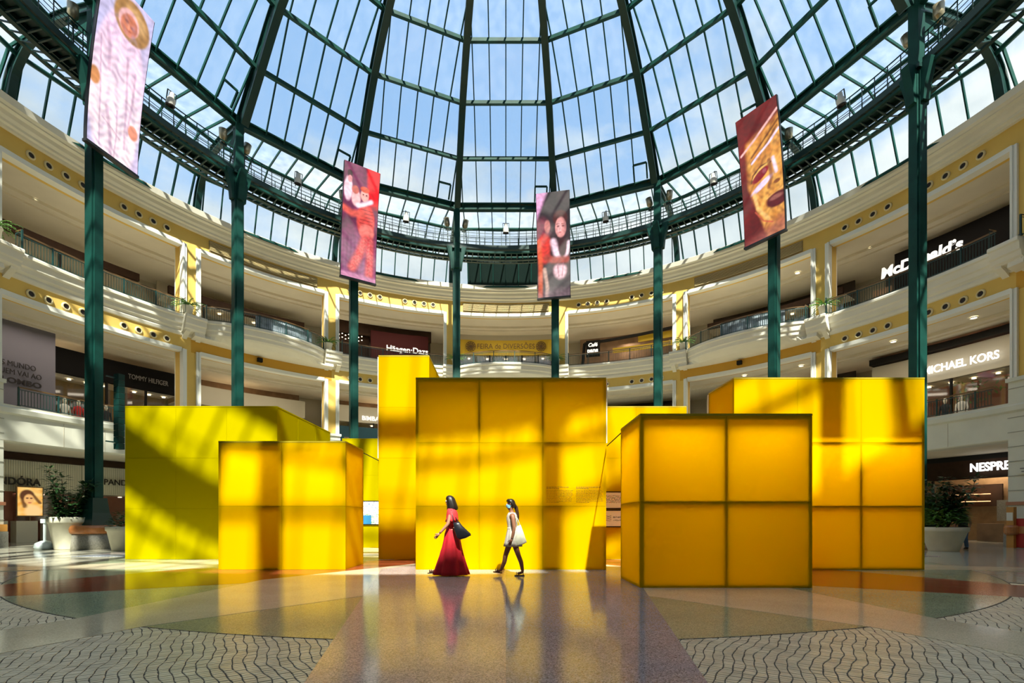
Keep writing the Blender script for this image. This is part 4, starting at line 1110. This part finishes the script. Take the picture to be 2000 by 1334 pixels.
# gallery downlights: small real lamps in the ceilings
def gl_(a, r, z, lb):
    t = thing('downlight', lb, 'lamp', PT(r, a, z), -R(a), 'small round downlights in the gallery ceilings')
    MB().lathe([(.17, .0), (.17, -.03), (.13, -.04), (.13, 0)], n=14).obj('trim_ring', M['white_trim'], t)
    MB().lathe([(.13, -.02), (.001, -.025)], n=12).obj('lens', M['lamp'], t)
gl_(59.6, 25.0, 17.22, 'round ceiling downlight beside the burger restaurant fascia')
gl_(50.5, 24.6, 17.22, 'round ceiling downlight in the gallery beside the mask screen column')
gl_(63.0, 24.3, 11.12, 'round ceiling downlight before the bare column of the handbag shop bay')
gl_(71.5, 24.3, 11.12, 'round ceiling downlight above the handbag shop letters')
gl_(43.0, 24.2, 11.12, 'round ceiling downlight over the sloping side of the tall nine-panel box')
gl_(51.0, 24.6, 11.12, 'round ceiling downlight beside the mask screen column, low gallery')
gl_(-71.0, 25.0, 17.22, 'round ceiling downlight above the plain cream partition')
for a, z, e in ((-67.5, 10.6, 60), (67.5, 10.6, 70), (-45, 10.6, 50), (-22.5, 10.6, 50), (45, 10.6, 30), (-67.5, 4.2, 260), (69, 4.2, 90), (0, 16.5, 40), (22, 16.5, 40), (-22, 16.5, 25), (62, 16.6, 20)):  # unseen disc lights added to brighten the shop interiors
    L = bpy.data.lights.new('shop_fill', 'AREA'); L.shape = 'DISK'; L.size = 1.6; L.energy = e; L.color = (1, .82, .6)
    lo = bpy.data.objects.new('shop_fill', L); C.objects.link(lo); lo.location = PT(27.9, a, z)

for a in (-67.5, -45, -22.5, 0, 22.5, 45, 67.5):  # unseen area fills added to brighten the galleries beyond their downlights
    for z in (11.0, 17.1):
        if z < 12 and a in (0, 22.5): continue
        L = bpy.data.lights.new('gallery_fill', 'AREA'); L.shape = 'RECTANGLE'; L.size = 6.0; L.size_y = 1.5; L.energy = 80; L.color = (1, .88, .70)
        lo = bpy.data.objects.new('gallery_fill', L); C.objects.link(lo); lo.location = PT(24.6, a, z-.05); lo.rotation_euler = (0, 0, -R(a))
# pale blue banners tied behind the bowed balustrades
for a, lb in ((-45, 'pale blue patterned banner tied behind the bowed balustrade by the long box column'), (45, 'pale blue patterned banner tied behind the bowed balustrade beneath the mask screen')):
    t = thing('balustrade_banner', lb, 'banner', (0, 0, 0))
    MB().sweep([(lambda x, q=q: (rbal(x)+.30+q[0], 12.86+q[1])) for q in ((0, .12), (0, .86), (.02, .86), (.02, .12))], rng(a-3, a+7, 14)).obj('banner_cloth', M['banner_blue'], t)
# clothes on stands in the lower shop windows
def mannequin(a, z, m1, m2, label, r=26.3):
    t = thing('mannequin', label, 'mannequin', PT(r, a, z), -R(a), 'dressed mannequins in the lower shop windows')
    MB().loft([(.75, 0, 0, .17, .11), (.95, 0, 0, .14, .10), (1.2, 0, 0, .19, .11), (1.38, 0, 0, .20, .10), (1.45, 0, 0, .08, .06)], n=12).obj('torso_garment', M[m1], t, True)
    MB().tube([(-.09, 0, .8), (-.1, 0, .4), (-.1, 0, .03)], [.10, .075, .05]).tube([(.09, 0, .8), (.1, 0, .4), (.1, 0, .03)], [.10, .075, .05]).obj('trousers', M[m2], t, True)
    MB().tube([(-.2, 0, 1.36), (-.26, .02, 1.1), (-.25, -.05, .85)], [.055, .045, .035]).tube([(.2, 0, 1.36), (.26, .02, 1.1), (.25, -.05, .85)], [.055, .045, .035]).obj('sleeves', M[m1], t, True)
    MB().loft([(1.44, 0, 0, .05, .05), (1.5, 0, 0, .05, .055), (1.58, 0, 0, .08, .10), (1.68, 0, 0, .085, .105), (1.76, 0, 0, .05, .06)], n=12).obj('head', M['cream'], t, True)
mannequin(-66.6, Z1, 'cloth_white', 'cloth_dark', 'mannequin in a pale striped shirt behind the lower balustrade')
mannequin(-65.2, Z1, 'cloth_red', 'cloth_dark', 'mannequin in red beside the costume screen column, lower shop')
mannequin(-62.3, Z1, 'cloth_dark', 'denim', 'mannequin in dark clothes just past the hanging loudspeaker')
mannequin(68.0, Z1, 'cloth_white', 'cloth_dark', 'mannequin in white behind the handbag shop balustrade')
mannequin(66.4, Z1, 'cloth_dark', 'cloth_dark', 'mannequin in black behind the handbag shop balustrade')

# ------------------------------------------------------------------ plants
def leaf(mb, p, d, L, w_, droop=.3, up=Vector((0, 0, 1))):
    d = d.normalized(); s = d.cross(up)
    s = s.normalized() if s.length > .01 else Vector((1, 0, 0))
    a = p; b_ = p+d*L*.45-Vector((0, 0, droop*L*.12)); c = p+d*L-Vector((0, 0, droop*L*.6))
    mb.add([a, b_+s*w_/2, c, b_-s*w_/2, b_+Vector((0, 0, -.01))], [(0, 1, 4), (0, 4, 3), (4, 1, 2), (4, 2, 3)])
def pot(t, r_top, r_bot, h, z0=0.0):
    MB().lathe([(.001, 0), (r_bot, 0), (r_bot*1.02, .04), (r_top*.93, h*.80), (r_top*.97, h*.81), (r_top, h*.84), (r_top, h*.99), (r_top-.03, h), (r_top-.09, h), (r_top-.11, h*.86), (.001, h*.86)], n=32).obj('pot', M['concrete'], t, True)
    MB().lathe([(r_top-.12, h*.88), (.001, h*.9)], n=20).obj('soil', M['soil'], t)
# tree pot by the first column
rp = random.Random(11)
t = thing('potted_tree', 'tall pale conical pot with a small dark leafy tree beside the orange-topped bench', 'potted plant', (-17.35, 19.9, 0))
pot(t, .66, .44, 1.28)
st = MB(); lf = MB(); lo_ = MB()
for i in range(12):
    a = rp.uniform(0, 2*PI); z = 1.15; p = Vector((.15*cos(a), .15*sin(a), z)); pts = [p]; d = Vector((cos(a)*.45, sin(a)*.3, 1)).normalized(); L = rp.uniform(1.0, 2.2)
    for k in range(6):
        p = p+d*L/6; d = (d+Vector((rp.uniform(-.3, .3), rp.uniform(-.3, .3), .1))).normalized(); pts.append(p)
        for q in range(22):
            dd = Vector((rp.uniform(-1, 1), rp.uniform(-1, 1), rp.uniform(-.2, .6))); leaf(lf, p+dd*.14, dd, rp.uniform(.15, .26), .10)
    st.tube(pts, [.035, .03, .025, .02, .015, .012, .008], 6)
for i in range(420):
    a = rp.uniform(0, 2*PI); rr_ = .66*math.sqrt(rp.random()); dd = Vector((cos(a), sin(a), rp.uniform(.1, .8))); leaf(lo_, Vector((rr_*cos(a)*.9, rr_*sin(a)*.9, rp.uniform(1.15, 1.55))), dd, rp.uniform(.15, .30), .11, .5)
st.obj('stem', M['bark'], t); lf.obj('foliage', M['leaf'], t, kind='stuff'); lo_.obj('ground_cover', M['leaf'], t, kind='stuff')
t = thing('potted_plant', 'pale round pot with low leaves and a pink bloom between bench and long box', 'potted plant', (-14.55, 19.35, 0))
pot(t, .72, .52, .92); lf = MB()
for i in range(420):
    a = rp.uniform(0, 2*PI); rr_ = .62*math.sqrt(rp.random()); z = .85+rp.random()*.75*(1-rr_*.7); leaf(lf, Vector((rr_*cos(a), rr_*sin(a), z)), Vector((cos(a), sin(a), rp.uniform(0, .9))), rp.uniform(.14, .28), .09, .5)
lf.obj('foliage', M['leaf'], t, kind='stuff')
b = MB()
for i in range(26): d = Vector((rp.uniform(-1, 1), rp.uniform(-1, 1), rp.uniform(0, 1))); leaf(b, Vector((.35, -.3, 1.2)), d, .16, .09, .2)
b.obj('pink_bloom', mat('pink petals', (.75, .16, .2), .6), t)
# big bush pot
t = thing('potted_bush', 'large pale round pot with a big leafy bush in front of the coffee shop', 'potted plant', (16.48, 18.9, 0))
pot(t, .74, .45, .90); lf = MB(); ll = MB(); st = MB()
for i in range(16):
    a = rp.uniform(0, 2*PI); p = Vector((.1*cos(a), .1*sin(a), .8)); pts = [p]; d = Vector((cos(a)*.35, sin(a)*.35, 1)).normalized(); L = rp.uniform(1.3, 2.2)
    for k in range(7):
        p = p+d*L/7; d = (d+Vector((rp.uniform(-.25, .25), rp.uniform(-.25, .25), .1))).normalized(); pts.append(p)
        if k > 0:
            for q in range(20): dd = Vector((rp.uniform(-1, 1), rp.uniform(-1, 1), rp.uniform(-.3, .5))); leaf(lf, p+dd*.16, dd, rp.uniform(.14, .26), .11)
    st.tube(pts, [.03, .028, .024, .02, .016, .012, .01, .008], 6)
for i in range(380):
    a = rp.uniform(0, 2*PI); leaf(ll, Vector((.42*cos(a), .42*sin(a), rp.uniform(.95, 1.5))), Vector((cos(a), sin(a), rp.uniform(.2, 1.1))), rp.uniform(.35, .62), .10, .7)
st.obj('stem', M['bark'], t); lf.obj('foliage', M['leaf'], t, kind='stuff'); ll.obj('arching_leaves', M['leaf_light'], t, kind='stuff')
# ferns at the pier steps
def fern_meshes():
    b = MB()
    for i in range(30):
        a = 2*PI*i/30+rp.uniform(-.1, .1); L = rp.uniform(.6, 1.0); e = rp.uniform(.4, 1.3); p = Vector((0, 0, .35)); d = Vector((cos(a), sin(a), e)).normalized()
        for k in range(9):
            p2 = p+d*L/9; d = (d-Vector((0, 0, .16))).normalized(); s = d.cross(Vector((0, 0, 1))).normalized(); wd = .13*(1-k/10)
            b.add([p, p2+s*wd+Vector((0, 0, -.02)), p2], [(0, 1, 2)]); b.add([p, p2-s*wd+Vector((0, 0, -.02)), p2], [(0, 2, 1)]); b.bar(p, p2, .012); p = p2
    f = b.mesh('fronds', M['leaf_light']); p_ = MB().lathe([(.001, 0), (.2, 0), (.27, .36), (.30, .38), (.30, .42), (.001, .38)], n=14).mesh('pot', M['cream'], True); return f, p_
FM = fern_meshes()
for a, lb in ((-56.25, 'arching fern at the balustrade step behind the long box column'), (-33.75, 'arching fern at the pier beside the performers screen'), (-11.25, 'small fern half hidden by the slim column beside the fair banner'),
              (11.25, 'small fern beside the boy screen column'), (33.75, 'arching fern at the pier beyond the cafe gallery'), (56.25, 'bright arching fern at the pier beside the mask screen column'), (-78.75, 'fern at the pier beside the maroon curtained hall')):
    t = thing('fern', lb, 'plant', PT(21.72, a+(.9 if a > 0 else -.9)*(1 if abs(a) > 12 else -1.2), 12.87), 0, 'ferns on the upper gallery')
    t.scale = (1.05, 1.05, 1.25)
    f = link('fronds', FM[0], t); f['kind'] = 'stuff'; link('pot', FM[1], t)

# bench round the first column
t = thing('round_bench', 'round grey granite bench with polished orange top encircling the green column', 'bench', PT(17, -78.75, 0))
MB().lathe([(.78, .0), (.80, .02), (.80, .62), (.66, .66), (.62, 0)], n=40).obj('bench_body', M['granite'], t, True)
MB().lathe([(.50, .62), (.84, .62), (.88, .68), (.90, .80), (.87, .92), (.82, .95), (.50, .95)], n=40).obj('seat', M['orange_seat'], t, True)
t = thing('sanitiser_stand', 'slim white stand with a rounded pale blue base beside the tall tree pot', 'stand', (-18.15, 19.75, 0))
MB().lathe([(.001, .0), (.30, .0), (.34, .1), (.30, .25), (.12, .34), (.001, .36)], n=20).obj('round_base', M['white_plastic'], t, True)
MB().tube([(0, 0, .3), (0, 0, 1.05)], .05, 10).box((0, 0, 1.12), (.2, .16, .16)).obj('upright', M['white_plastic'], t)

# things on the outer ground-floor piers
def pic_poster(u, v):
    c = (.75, .74, .68)
    if .12 < u < .88 and .12 < v < .9: c = (.80, .48, .12) if v > .55 or u < .25 else (.70, .72, .74)
    if .3 < u < .7 and .35 < v < .65: c = (.06, .10, .30)
    return c
for s, aa in ((-1, -78.75), (1, 78.75)):
    t = thing('pier_footing', ('terracotta banded footing of the cream pier at the jewellery shop' if s < 0 else 'orange glazed footing of the cream pier at the coffee shop'), 'pier footing', (0, 17, 0), -R(pa(aa)))
    MB().box((0, 22.73, 1.86), (1.24, 1.58, .14)).obj('upper_band', M['rust_band'], t)
    MB().box((0, 22.72, .82), (1.30, 1.64, .30)).obj('lower_band', M['rust_pillar'], t); MB().box((0, 22.72, .33), (1.34, 1.68, .66)).obj('plinth', M['granite'], t)
t = thing('pier_poster', 'small orange framed notice on the cream pier beside the jewellery shop', 'poster', PT(21.90, -80.0, 1.45), R(79.65))
link('notice_face', colour_mesh('notice_face', pic_poster, .5, .6, 20, 24, lambda u, v: ((u-.5)*.5, -.02, (v-.5)*.62), emissive=False), t); MB().box((0, 0, 0), (.56, .03, .68)).obj('notice_frame', M['cream'], t)
t = thing('direction_sign', 'small pale green sign board on the cream pier at the coffee shop', 'sign', PT(21.90, 80.3, 3.25), -R(79.65))
MB().box((0, 0, 0), (.8, .03, .32)).obj('board', M['cream_stone'], t)
for i in range(2): MB().box((0, -.02, .06-.13*i), (.62-.1*i, .01, .05)).obj('text_line', M['letter_grey'], t)
t = thing('fire_sign', 'red square safety sign on the cream pier at the coffee shop', 'sign', PT(21.90, 80.5, 2.75), -R(79.65))
MB().box((0, 0, 0), (.36, .03, .30)).obj('board', M['sign_red'], t); MB().box((0, -.02, 0), (.18, .01, .16)).obj('symbol', M['letter_white'], t)
t = thing('fire_cabinet', 'red fire cabinet at the foot of the cream pier by the coffee shop', 'cabinet', PT(21.62, 80.25, 0), -R(79.65))
MB().box((0, 0, .62), (.42, .22, 1.2)).obj('body', M['sign_red'], t); MB().box((0, -.12, .75), (.30, .02, .30)).obj('door_symbol', M['orange_seat'], t)
t = thing('info_post', 'orange and yellow post with a small picture beside the red fire cabinet', 'post', PT(21.45, 79.45, 0), -R(79.65))
MB().box((0, 0, .85), (.26, .16, 1.7)).obj('post_body', M['rust_pillar'], t); MB().box((0, -.09, 1.3), (.22, .02, .34)).obj('picture_plate', M['cream'], t); MB().lathe([(.2, .55), (.24, .62), (.24, .86), (.2, .93), (.1, .95)], n=16).obj('collar', M['orange_seat'], t)
# ------------------------------------------------------------------ people
def skinmesh(name, V, E, m, lvl=2):
    """V: list of (pos, rx, ry)"""
    me = bpy.data.meshes.new(name); me.from_pydata([v[0] for v in V], E, []); o = bpy.data.objects.new(name, me); C.objects.link(o)
    md = o.modifiers.new('s', 'SKIN'); md.use_smooth_shade = True
    for i, v in enumerate(V):
        me.skin_vertices[0].data[i].radius = (v[1], v[2]); me.skin_vertices[0].data[i].use_root = (i == 0)
    sb = o.modifiers.new('d', 'SUBSURF'); sb.levels = lvl; sb.render_levels = lvl
    bpy.context.view_layer.update(); dg = bpy.context.evaluated_depsgraph_get()
    r = bpy.data.meshes.new_from_object(o.evaluated_get(dg), depsgraph=dg); bpy.data.objects.remove(o)
    r.materials.clear(); r.materials.append(m); r.name = name
    r.polygons.foreach_set('use_smooth', [True]*len(r.polygons)); return r
def join(name, meshes, m):
    bm = bmesh.new()
    for x in meshes: bm.from_mesh(x)
    r = bpy.data.meshes.new(name); bm.to_mesh(r); bm.free(); r.materials.append(m); r.polygons.foreach_set('use_smooth', [True]*len(r.polygons)); return r
def hand(w_, tip, side, m):
    """palm and five bent fingers from the wrist w_ towards tip"""
    w_ = Vector(w_); d = (Vector(tip)-w_).normalized(); s = Vector((0, side, 0)); s = (s-d*s.dot(d)).normalized(); fw = d.cross(s).normalized()
    if fw.x > 0: fw = -fw
    out_ = []
    b = MB(); 
    b.tube([w_, w_+d*.03, w_+d*.085], [.021, .027, .030], 8); out_.append(b.mesh('p'))
    for i, (o_, L) in enumerate(((-.024, .062), (-.008, .072), (.008, .068), (.023, .055))):
        p = w_+d*.08+fw*(-o_); k = p+d*L*.5; e = k+(d*.8-s*.4).normalized()*L*.55
        out_.append(MB().tube([p, k, e], [.0095, .0085, .006], 6).mesh('f'))
    p = w_+d*.03+fw*.02; out_.append(MB().tube([p, p+(d*.6+fw*.7).normalized()*.035, p+(d*.9+fw*.5).normalized()*.065], [.011, .010, .007], 6).mesh('t'))
    return out_
def headverts(c, f, s=1.0):
    """chain neck -> skull with a face forward of direction f (x sign)"""
    x, y, z = c
    return [((x, y, z-.055*s), .062*s, .056*s), ((x, y, z+.035*s), .086*s, .074*s), ((x-.004*f, y, z+.085*s), .060*s, .054*s)], [((x+f*.080*s, y, z-.028*s), .013, .013), ((x+f*.058*s, y, z-.085*s), .026, .026)]
def body(t, J, skin, head, f=-1):
    V = []; E = []
    def v(p, a, b=None): V.append((p, a, b or a)); return len(V)-1
    pel = v(J['pelvis'], .125, .10); sp = v(J['spine'], .095, .085); ch = v(J['chest'], .115, .095); nb = v(J['neckb'], .055, .05); nk = v(J['neck'], .045, .042)
    E += [(pel, sp), (sp, ch), (ch, nb), (nb, nk)]
    hc, fc = headverts(head, f)
    prev = nk; ids = []
    for q in hc: i = v(*q); E.append((prev, i)); prev = i; ids.append(i)
    i = v(*fc[0]); E.append((ids[1], i)); i = v(*fc[1]); E.append((ids[0], i))
    for s in ('L', 'R'):
        a = v(J['sh'+s], .052); b = v(J['el'+s], .038); c = v(J['wr'+s], .025); E += [(ch, a), (a, b), (b, c)]
        h = v(J['hip'+s], .085); k = v(J['kn'+s], .055); m_ = v(tuple((Vector(J['kn'+s])*.6+Vector(J['an'+s])*.4)+Vector((.02, 0, 0))), .052); n_ = v(J['an'+s], .034); to = v(J['to'+s], .026); E += [(pel, h), (h, k), (k, m_), (m_, n_), (n_, to)]
    me = skinmesh('body', V, E, skin)
    parts = [me]+hand(J['wrL'], J['haL'], -1, skin)+hand(J['wrR'], J['haR'], 1, skin)
    link('body', join('body', parts, skin), t)
    x, y, z = head
    for s in (-1, 1):
        o = MB().lathe([(.001, -.011), (.008, -.008), (.011, 0), (.008, .008), (.001, .011)], n=8).obj('eye', M['letter_white'], t, True); o.location = (x+f*.066, y+s*.030, z+.005)
        o2 = MB().lathe([(.001, -.006), (.005, 0), (.001, .006)], n=8).obj('iris', M['black'], o, True); o2.location = (f*.009, 0, 0)
        MB().tube([(x-.004, y+s*.078, z-.02), (x+.006, y+s*.088, z), (x+.004, y+s*.086, z+.022), (x-.012, y+s*.078, z+.012)], .008, 6).obj('ear', skin, t, True)
    MB().tube([(x+f*.074, y-.022, z-.052), (x+f*.084, y, z-.050), (x+f*.074, y+.022, z-.052)], .006, 6).obj('mouth', M['red_cloth'], t, True)

def shoe(t, heel, toe, m, strap=True):
    heel = Vector(heel); toe = Vector(toe); d = toe-heel; L = d.length; d.normalize(); ang = math.atan2(d.z, -d.x if d.x < 0 else d.x)
    b = MB(); n = 12; s = Vector((0, 1, 0)); up = d.cross(s); up = up if up.z > 0 else -up
    prof = [(0, .028), (.15, .036), (.4, .030), (.65, .042), (.85, .040), (1.0, .018)]
    for k, (tt, wd) in enumerate(prof):
        p = heel+d*L*tt
        b.v += [tuple(p+s*wd), tuple(p-s*wd), tuple(p-s*wd-up*.022), tuple(p+s*wd-up*.022)]
    for k in range(len(prof)-1):
        for j in range(4): q = k*4; b.f.append((q+j, q+(j+1) % 4, q+4+(j+1) % 4, q+4+j))
    b.f += [(0, 1, 2, 3), (23, 22, 21, 20)]
    sh = b.obj('shoe', m, t)
    for tt in (.12, .62, .78):
        p = heel+d*L*tt; b = MB(); b.tube([p+s*.040+up*.0, p+s*.03+up*.045, p+up*.058, p-s*.03+up*.045, p-s*.040], .008, 6); b.obj('strap', m, sh)

# --- woman in red: X axis at -1.125, depth 10.6
t = thing('person', 'woman in a long red dress with black bob hair and shoulder bag, walking', 'person', (-1.15, 10.62, .008))
J = dict(pelvis=(.02, 0, .93), spine=(.015, 0, 1.10), chest=(.01, 0, 1.29), neckb=(-.005, 0, 1.40), neck=(-.02, 0, 1.45), shL=(.01, -.165, 1.34), elL=(-.05, -.225, 1.09), wrL=(-.225, -.235, .90), haL=(-.33, -.23, .79),
         shR=(.01, .165, 1.34), elR=(.10, .21, 1.10), wrR=(.08, .19, .88), haR=(.05, .18, .78), hipL=(.02, -.09, .90), knL=(-.03, -.09, .50), anL=(.20, -.09, .11), toL=(.14, -.09, .045),
         hipR=(.02, .09, .90), knR=(-.20, .08, .50), anR=(-.34, .08, .10), toR=(-.47, .08, .06))
body(t, J, M['skin_tan'], (-.045, 0, 1.575))
MB().loft([(1.06, .0, 0, .125, .125, .02), (.99, .0, 0, .115, .135, .02), (.90, .0, 0, .145, .165, .03), (.76, .01, 0, .175, .18, .04), (.60, .005, 0, .205, .19, .06), (.44, .0, 0, .245, .20, .07), (.25, -.005, 0, .30, .215, .09), (.10, -.005, 0, .345, .225, .10), (.025, -.01, 0, .375, .23, .10), (.03, -.01, 0, .35, .21, .10)], n=72, nr=9).obj('long_skirt', M['red_cloth'], t, True)
MB().loft([(1.445, -.01, 0, .055, .065), (1.41, -.005, 0, .085, .13), (1.37, .01, 0, .105, .20), (1.30, .015, 0, .118, .225, .02), (1.20, .015, 0, .125, .235, .03), (1.14, .01, 0, .138, .25, .05), (1.145, .01, 0, .125, .235, .05)], n=56, nr=8).obj('cape_sleeves', M['red_cloth_sunlit'], t, True)
MB().loft([(1.33, .01, 0, .115, .14), (1.18, .01, 0, .115, .12), (1.05, .0, 0, .118, .125), (1.0, .0, 0, .122, .14)], n=32).obj('bodice', M['red_cloth_sunlit'], t, True)
# bob hair: shell open at the face
b = MB(); secs = [(1.40, .012, .115, .115), (1.43, .02, .125, .118), (1.50, .005, .118, .115), (1.57, -.012, .108, .108), (1.63, -.025, .098, .097), (1.675, -.035, .072, .072), (1.70, -.04, .03, .03)]
n = 32
for z, cx, rx, ry in secs:
    for j in range(n):
        a = 2*PI*j/n; dx = cos(a); k = 1.0
        x = cx+rx*dx*k; y = ry*sin(a)
        if dx < 0 and z < 1.60: x = max(x, -.095+.02*(z-1.4))     # cut back so that the face shows
        b.v.append((x, y*(1+.03*sin(9*a)), z+(.012*sin(5*a) if z < 1.42 else 0)))
for i in range(len(secs)-1):
    for j in range(n): b.f.append((i*n+j, i*n+(j+1) % n, (i+1)*n+(j+1) % n, (i+1)*n+j))
b.f.append(tuple((len(secs)-1)*n+j for j in range(n))); b.obj('bob_hair', M['hair'], t, True)
shoe(t, (-.30, .08, .075), (-.52, .08, .055), M['sandal']); shoe(t, (.33, -.09, .06), (.12, -.09, .03), M['sandal'])
MB().tube([(-.205, -.235-.028, .915), (-.215, -.235, .94), (-.225, -.207, .915), (-.225, -.235, .885), (-.205, -.263, .915)], .008, 6).obj('wristband', M['black'], t)
t = thing('shoulder_bag', 'slouchy black leather shoulder bag carried by the woman in red', 'bag', (-1.15+.20, 10.62-.255, .97))
b = MB(); pr = [(-.14, .16), (-.02, .19), (.05, .10), (.22, -.06), (.235, -.10), (.12, -.16), (.0, -.19), (-.06, -.15), (-.11, .0)]
cx_, cz_ = .04, -.01
for k, (yy, sc__) in enumerate(((-.075, .72), (-.055, .95), (0, 1.0), (.055, .95), (.075, .72))):
    b.v += [(cx_+(x-cx_)*sc__, yy, cz_+(z-cz_)*sc__) for x, z in pr]
q = len(pr)
for k in range(4):
    for j in range(q): b.f.append((k*q+j, k*q+(j+1) % q, (k+1)*q+(j+1) % q, (k+1)*q+j))
b.f += [tuple(range(q)), tuple(reversed(range(4*q, 5*q)))]; b.obj('bag_body', M['bag'], t, True)
MB().tube([(-.12, -.02, .15), (-.15, .02, .30), (-.19, .07, .42), (-.14, .14, .35), (-.04, .03, .16)], .010, 6).obj('strap', M['bag'], t, True)

# --- woman in white
t = thing('person', 'woman in a short white dress and pale blue face mask with a ponytail, walking', 'person', (.14, 10.62, .008))
J = dict(pelvis=(.0, 0, .86), spine=(-.005, 0, 1.03), chest=(-.01, 0, 1.21), neckb=(-.02, 0, 1.33), neck=(-.03, 0, 1.385), shL=(.0, -.155, 1.28), elL=(.035, -.20, 1.0), wrL=(-.02, -.21, .78), haL=(-.055, -.20, .69),
         shR=(-.01, .155, 1.28), elR=(.03, .20, 1.02), wrR=(.0, .20, .79), haR=(-.05, .20, .70), hipL=(.0, -.085, .82), knL=(.125, -.08, .43), anL=(.215, -.08, .085), toL=(.10, -.08, .045),
         hipR=(-.01, .085, .82), knR=(-.15, .08, .42), anR=(-.245, .08, .105), toR=(-.36, .08, .075))
body(t, J, M['skin'], (-.05, 0, 1.505))
MB().loft([(1.335, -.015, 0, .07, .105), (1.28, -.012, 0, .105, .125), (1.20, -.012, 0, .118, .125), (1.10, -.008, 0, .105, .115), (1.02, -.005, 0, .098, .11, .01), (.93, .0, 0, .120, .14, .03), (.80, .005, 0, .150, .165, .05), (.70, .01, 0, .175, .18, .07), (.62, .01, 0, .195, .19, .08), (.625, .01, 0, .18, .175, .08)], n=64, nr=9).obj('dress', M['white_cloth'], t, True)
MB().loft([(1.02, -.005, 0, .104, .116), (.985, -.004, 0, .106, .12), (.98, -.004, 0, .100, .11)], n=24).obj('belt', M['tote'], t, True)
b = MB(); secs = [(1.43, .045, .045, .06), (1.47, .02, .072, .085), (1.52, -.02, .088, .092), (1.57, -.04, .092, .090), (1.60, -.045, .080, .078), (1.625, -.05, .05, .05)]
for z, cx, rx, ry in secs:
    for j in range(n):
        a = 2*PI*j/n; x = cx+rx*cos(a)
        if cos(a) < 0 and z < 1.56: x = max(x, -.055)
        b.v.append((x, ry*sin(a), z))
for i in range(len(secs)-1):
    for j in range(n): b.f.append((i*n+j, i*n+(j+1) % n, (i+1)*n+(j+1) % n, (i+1)*n+j))
b.f.append(tuple((len(secs)-1)*n+j for j in range(n))); b.f.append(tuple(reversed(range(n)))); b.obj('hair', M['hair'], t, True)
MB().tube([(.03, 0, 1.50), (.075, 0, 1.44), (.10, 0, 1.34), (.115, 0, 1.24), (.12, 0, 1.15)], [.04, .042, .036, .028, .012], 8).obj('ponytail', M['hair_brown'], t, True)
b = MB(); 
for z, x0, x1 in ((1.43, -.115, -.05), (1.455, -.138, -.045), (1.48, -.142, -.03), (1.50, -.132, -.025)):
    b.v += [(x1, -.072, z), (x1-.04, -.078, z), (x0+.02, -.045, z), (x0, 0, z), (x0+.02, .045, z), (x1-.04, .078, z), (x1, .072, z)]
for i in range(3):
    for j in range(6): b.f.append((i*7+j, i*7+j+1, i*7+j+8, i*7+j+7))
b.obj('face_mask', M['mask'], t, True)
shoe(t, (-.215, .08, .06), (-.41, .08, .085), M['shoe']); shoe(t, (.25, -.08, .028), (.04, -.08, .024), M['shoe'])
t = thing('tote_bag', 'cream cloth tote bag held behind the woman in white', 'bag', (.14+.14, 10.62-.13, .86))
b = MB(); pr = [(-.05, .20), (.03, .22), (.075, .10), (.145, -.10), (.155, -.14), (.04, -.20), (-.07, -.22), (-.10, -.15)]; q = len(pr)
for yy, s_ in ((-.05, .85), (-.035, 1), (.035, 1), (.05, .85)): b.v += [(.03+(x-.03)*s_, yy, z*s_) for x, z in pr]
for k in range(3):
    for j in range(q): b.f.append((k*q+j, k*q+(j+1) % q, (k+1)*q+(j+1) % q, (k+1)*q+j))
b.f += [tuple(range(q)), tuple(reversed(range(3*q, 4*q)))]; b.obj('bag_body', M['tote'], t, True)
MB().tube([(-.03, 0, .20), (-.06, -.01, .33), (-.08, -.01, .43), (-.04, .0, .36), (.02, 0, .21)], .009, 6).obj('strap', M['tote'], t, True)

# --- seated passer-by behind the big bush pot (jeans)
t = thing('person', 'person in blue jeans and dark top partly hidden behind the bush pot', 'person', (18.1, 19.9, 0), R(20))
J = dict(pelvis=(.05, 0, .88), spine=(.05, 0, 1.05), chest=(.04, 0, 1.24), neckb=(.03, 0, 1.36), neck=(.02, 0, 1.41), shL=(.04, -.17, 1.31), elL=(.10, -.22, 1.05), wrL=(.04, -.22, .85), haL=(.02, -.22, .75),
         shR=(.04, .17, 1.31), elR=(.0, .22, 1.05), wrR=(-.08, .2, .85), haR=(-.1, .2, .75), hipL=(.05, -.09, .84), knL=(.02, -.09, .46), anL=(.12, -.09, .10), toL=(.02, -.09, .045), hipR=(.05, .09, .84), knR=(-.08, .09, .46), anR=(-.16, .09, .10), toR=(-.27, .09, .045))
body(t, J, M['skin_tan'], (.0, 0, 1.53))
for s in ('L', 'R'):
    MB().tube([J['hip'+s], J['kn'+s], tuple(Vector(J['an'+s])+Vector((0, 0, .0)))], [.10, .075, .06], 12).obj('trouser_leg', M['denim'], t, True)
    h = Vector(J['an'+s]); MB().loft([(.01, h.x-.06, h.y, .14, .045), (.05, h.x-.06, h.y, .135, .045), (.09, h.x-.01, h.y, .07, .045)], n=16).obj('shoe', M['cloth_dark'], t, True)
MB().loft([(.84, .05, 0, .125, .17), (1.0, .05, 0, .115, .15), (1.2, .04, 0, .13, .19), (1.34, .035, 0, .11, .19), (1.39, .03, 0, .06, .08)], n=24).obj('jumper', M['cloth_dark'], t, True)
MB().loft([(1.48, .03, 0, .07, .09), (1.54, .02, 0, .10, .10), (1.62, .0, 0, .10, .095), (1.66, 0, 0, .05, .05)], n=20).obj('hair', M['hair'], t, True)
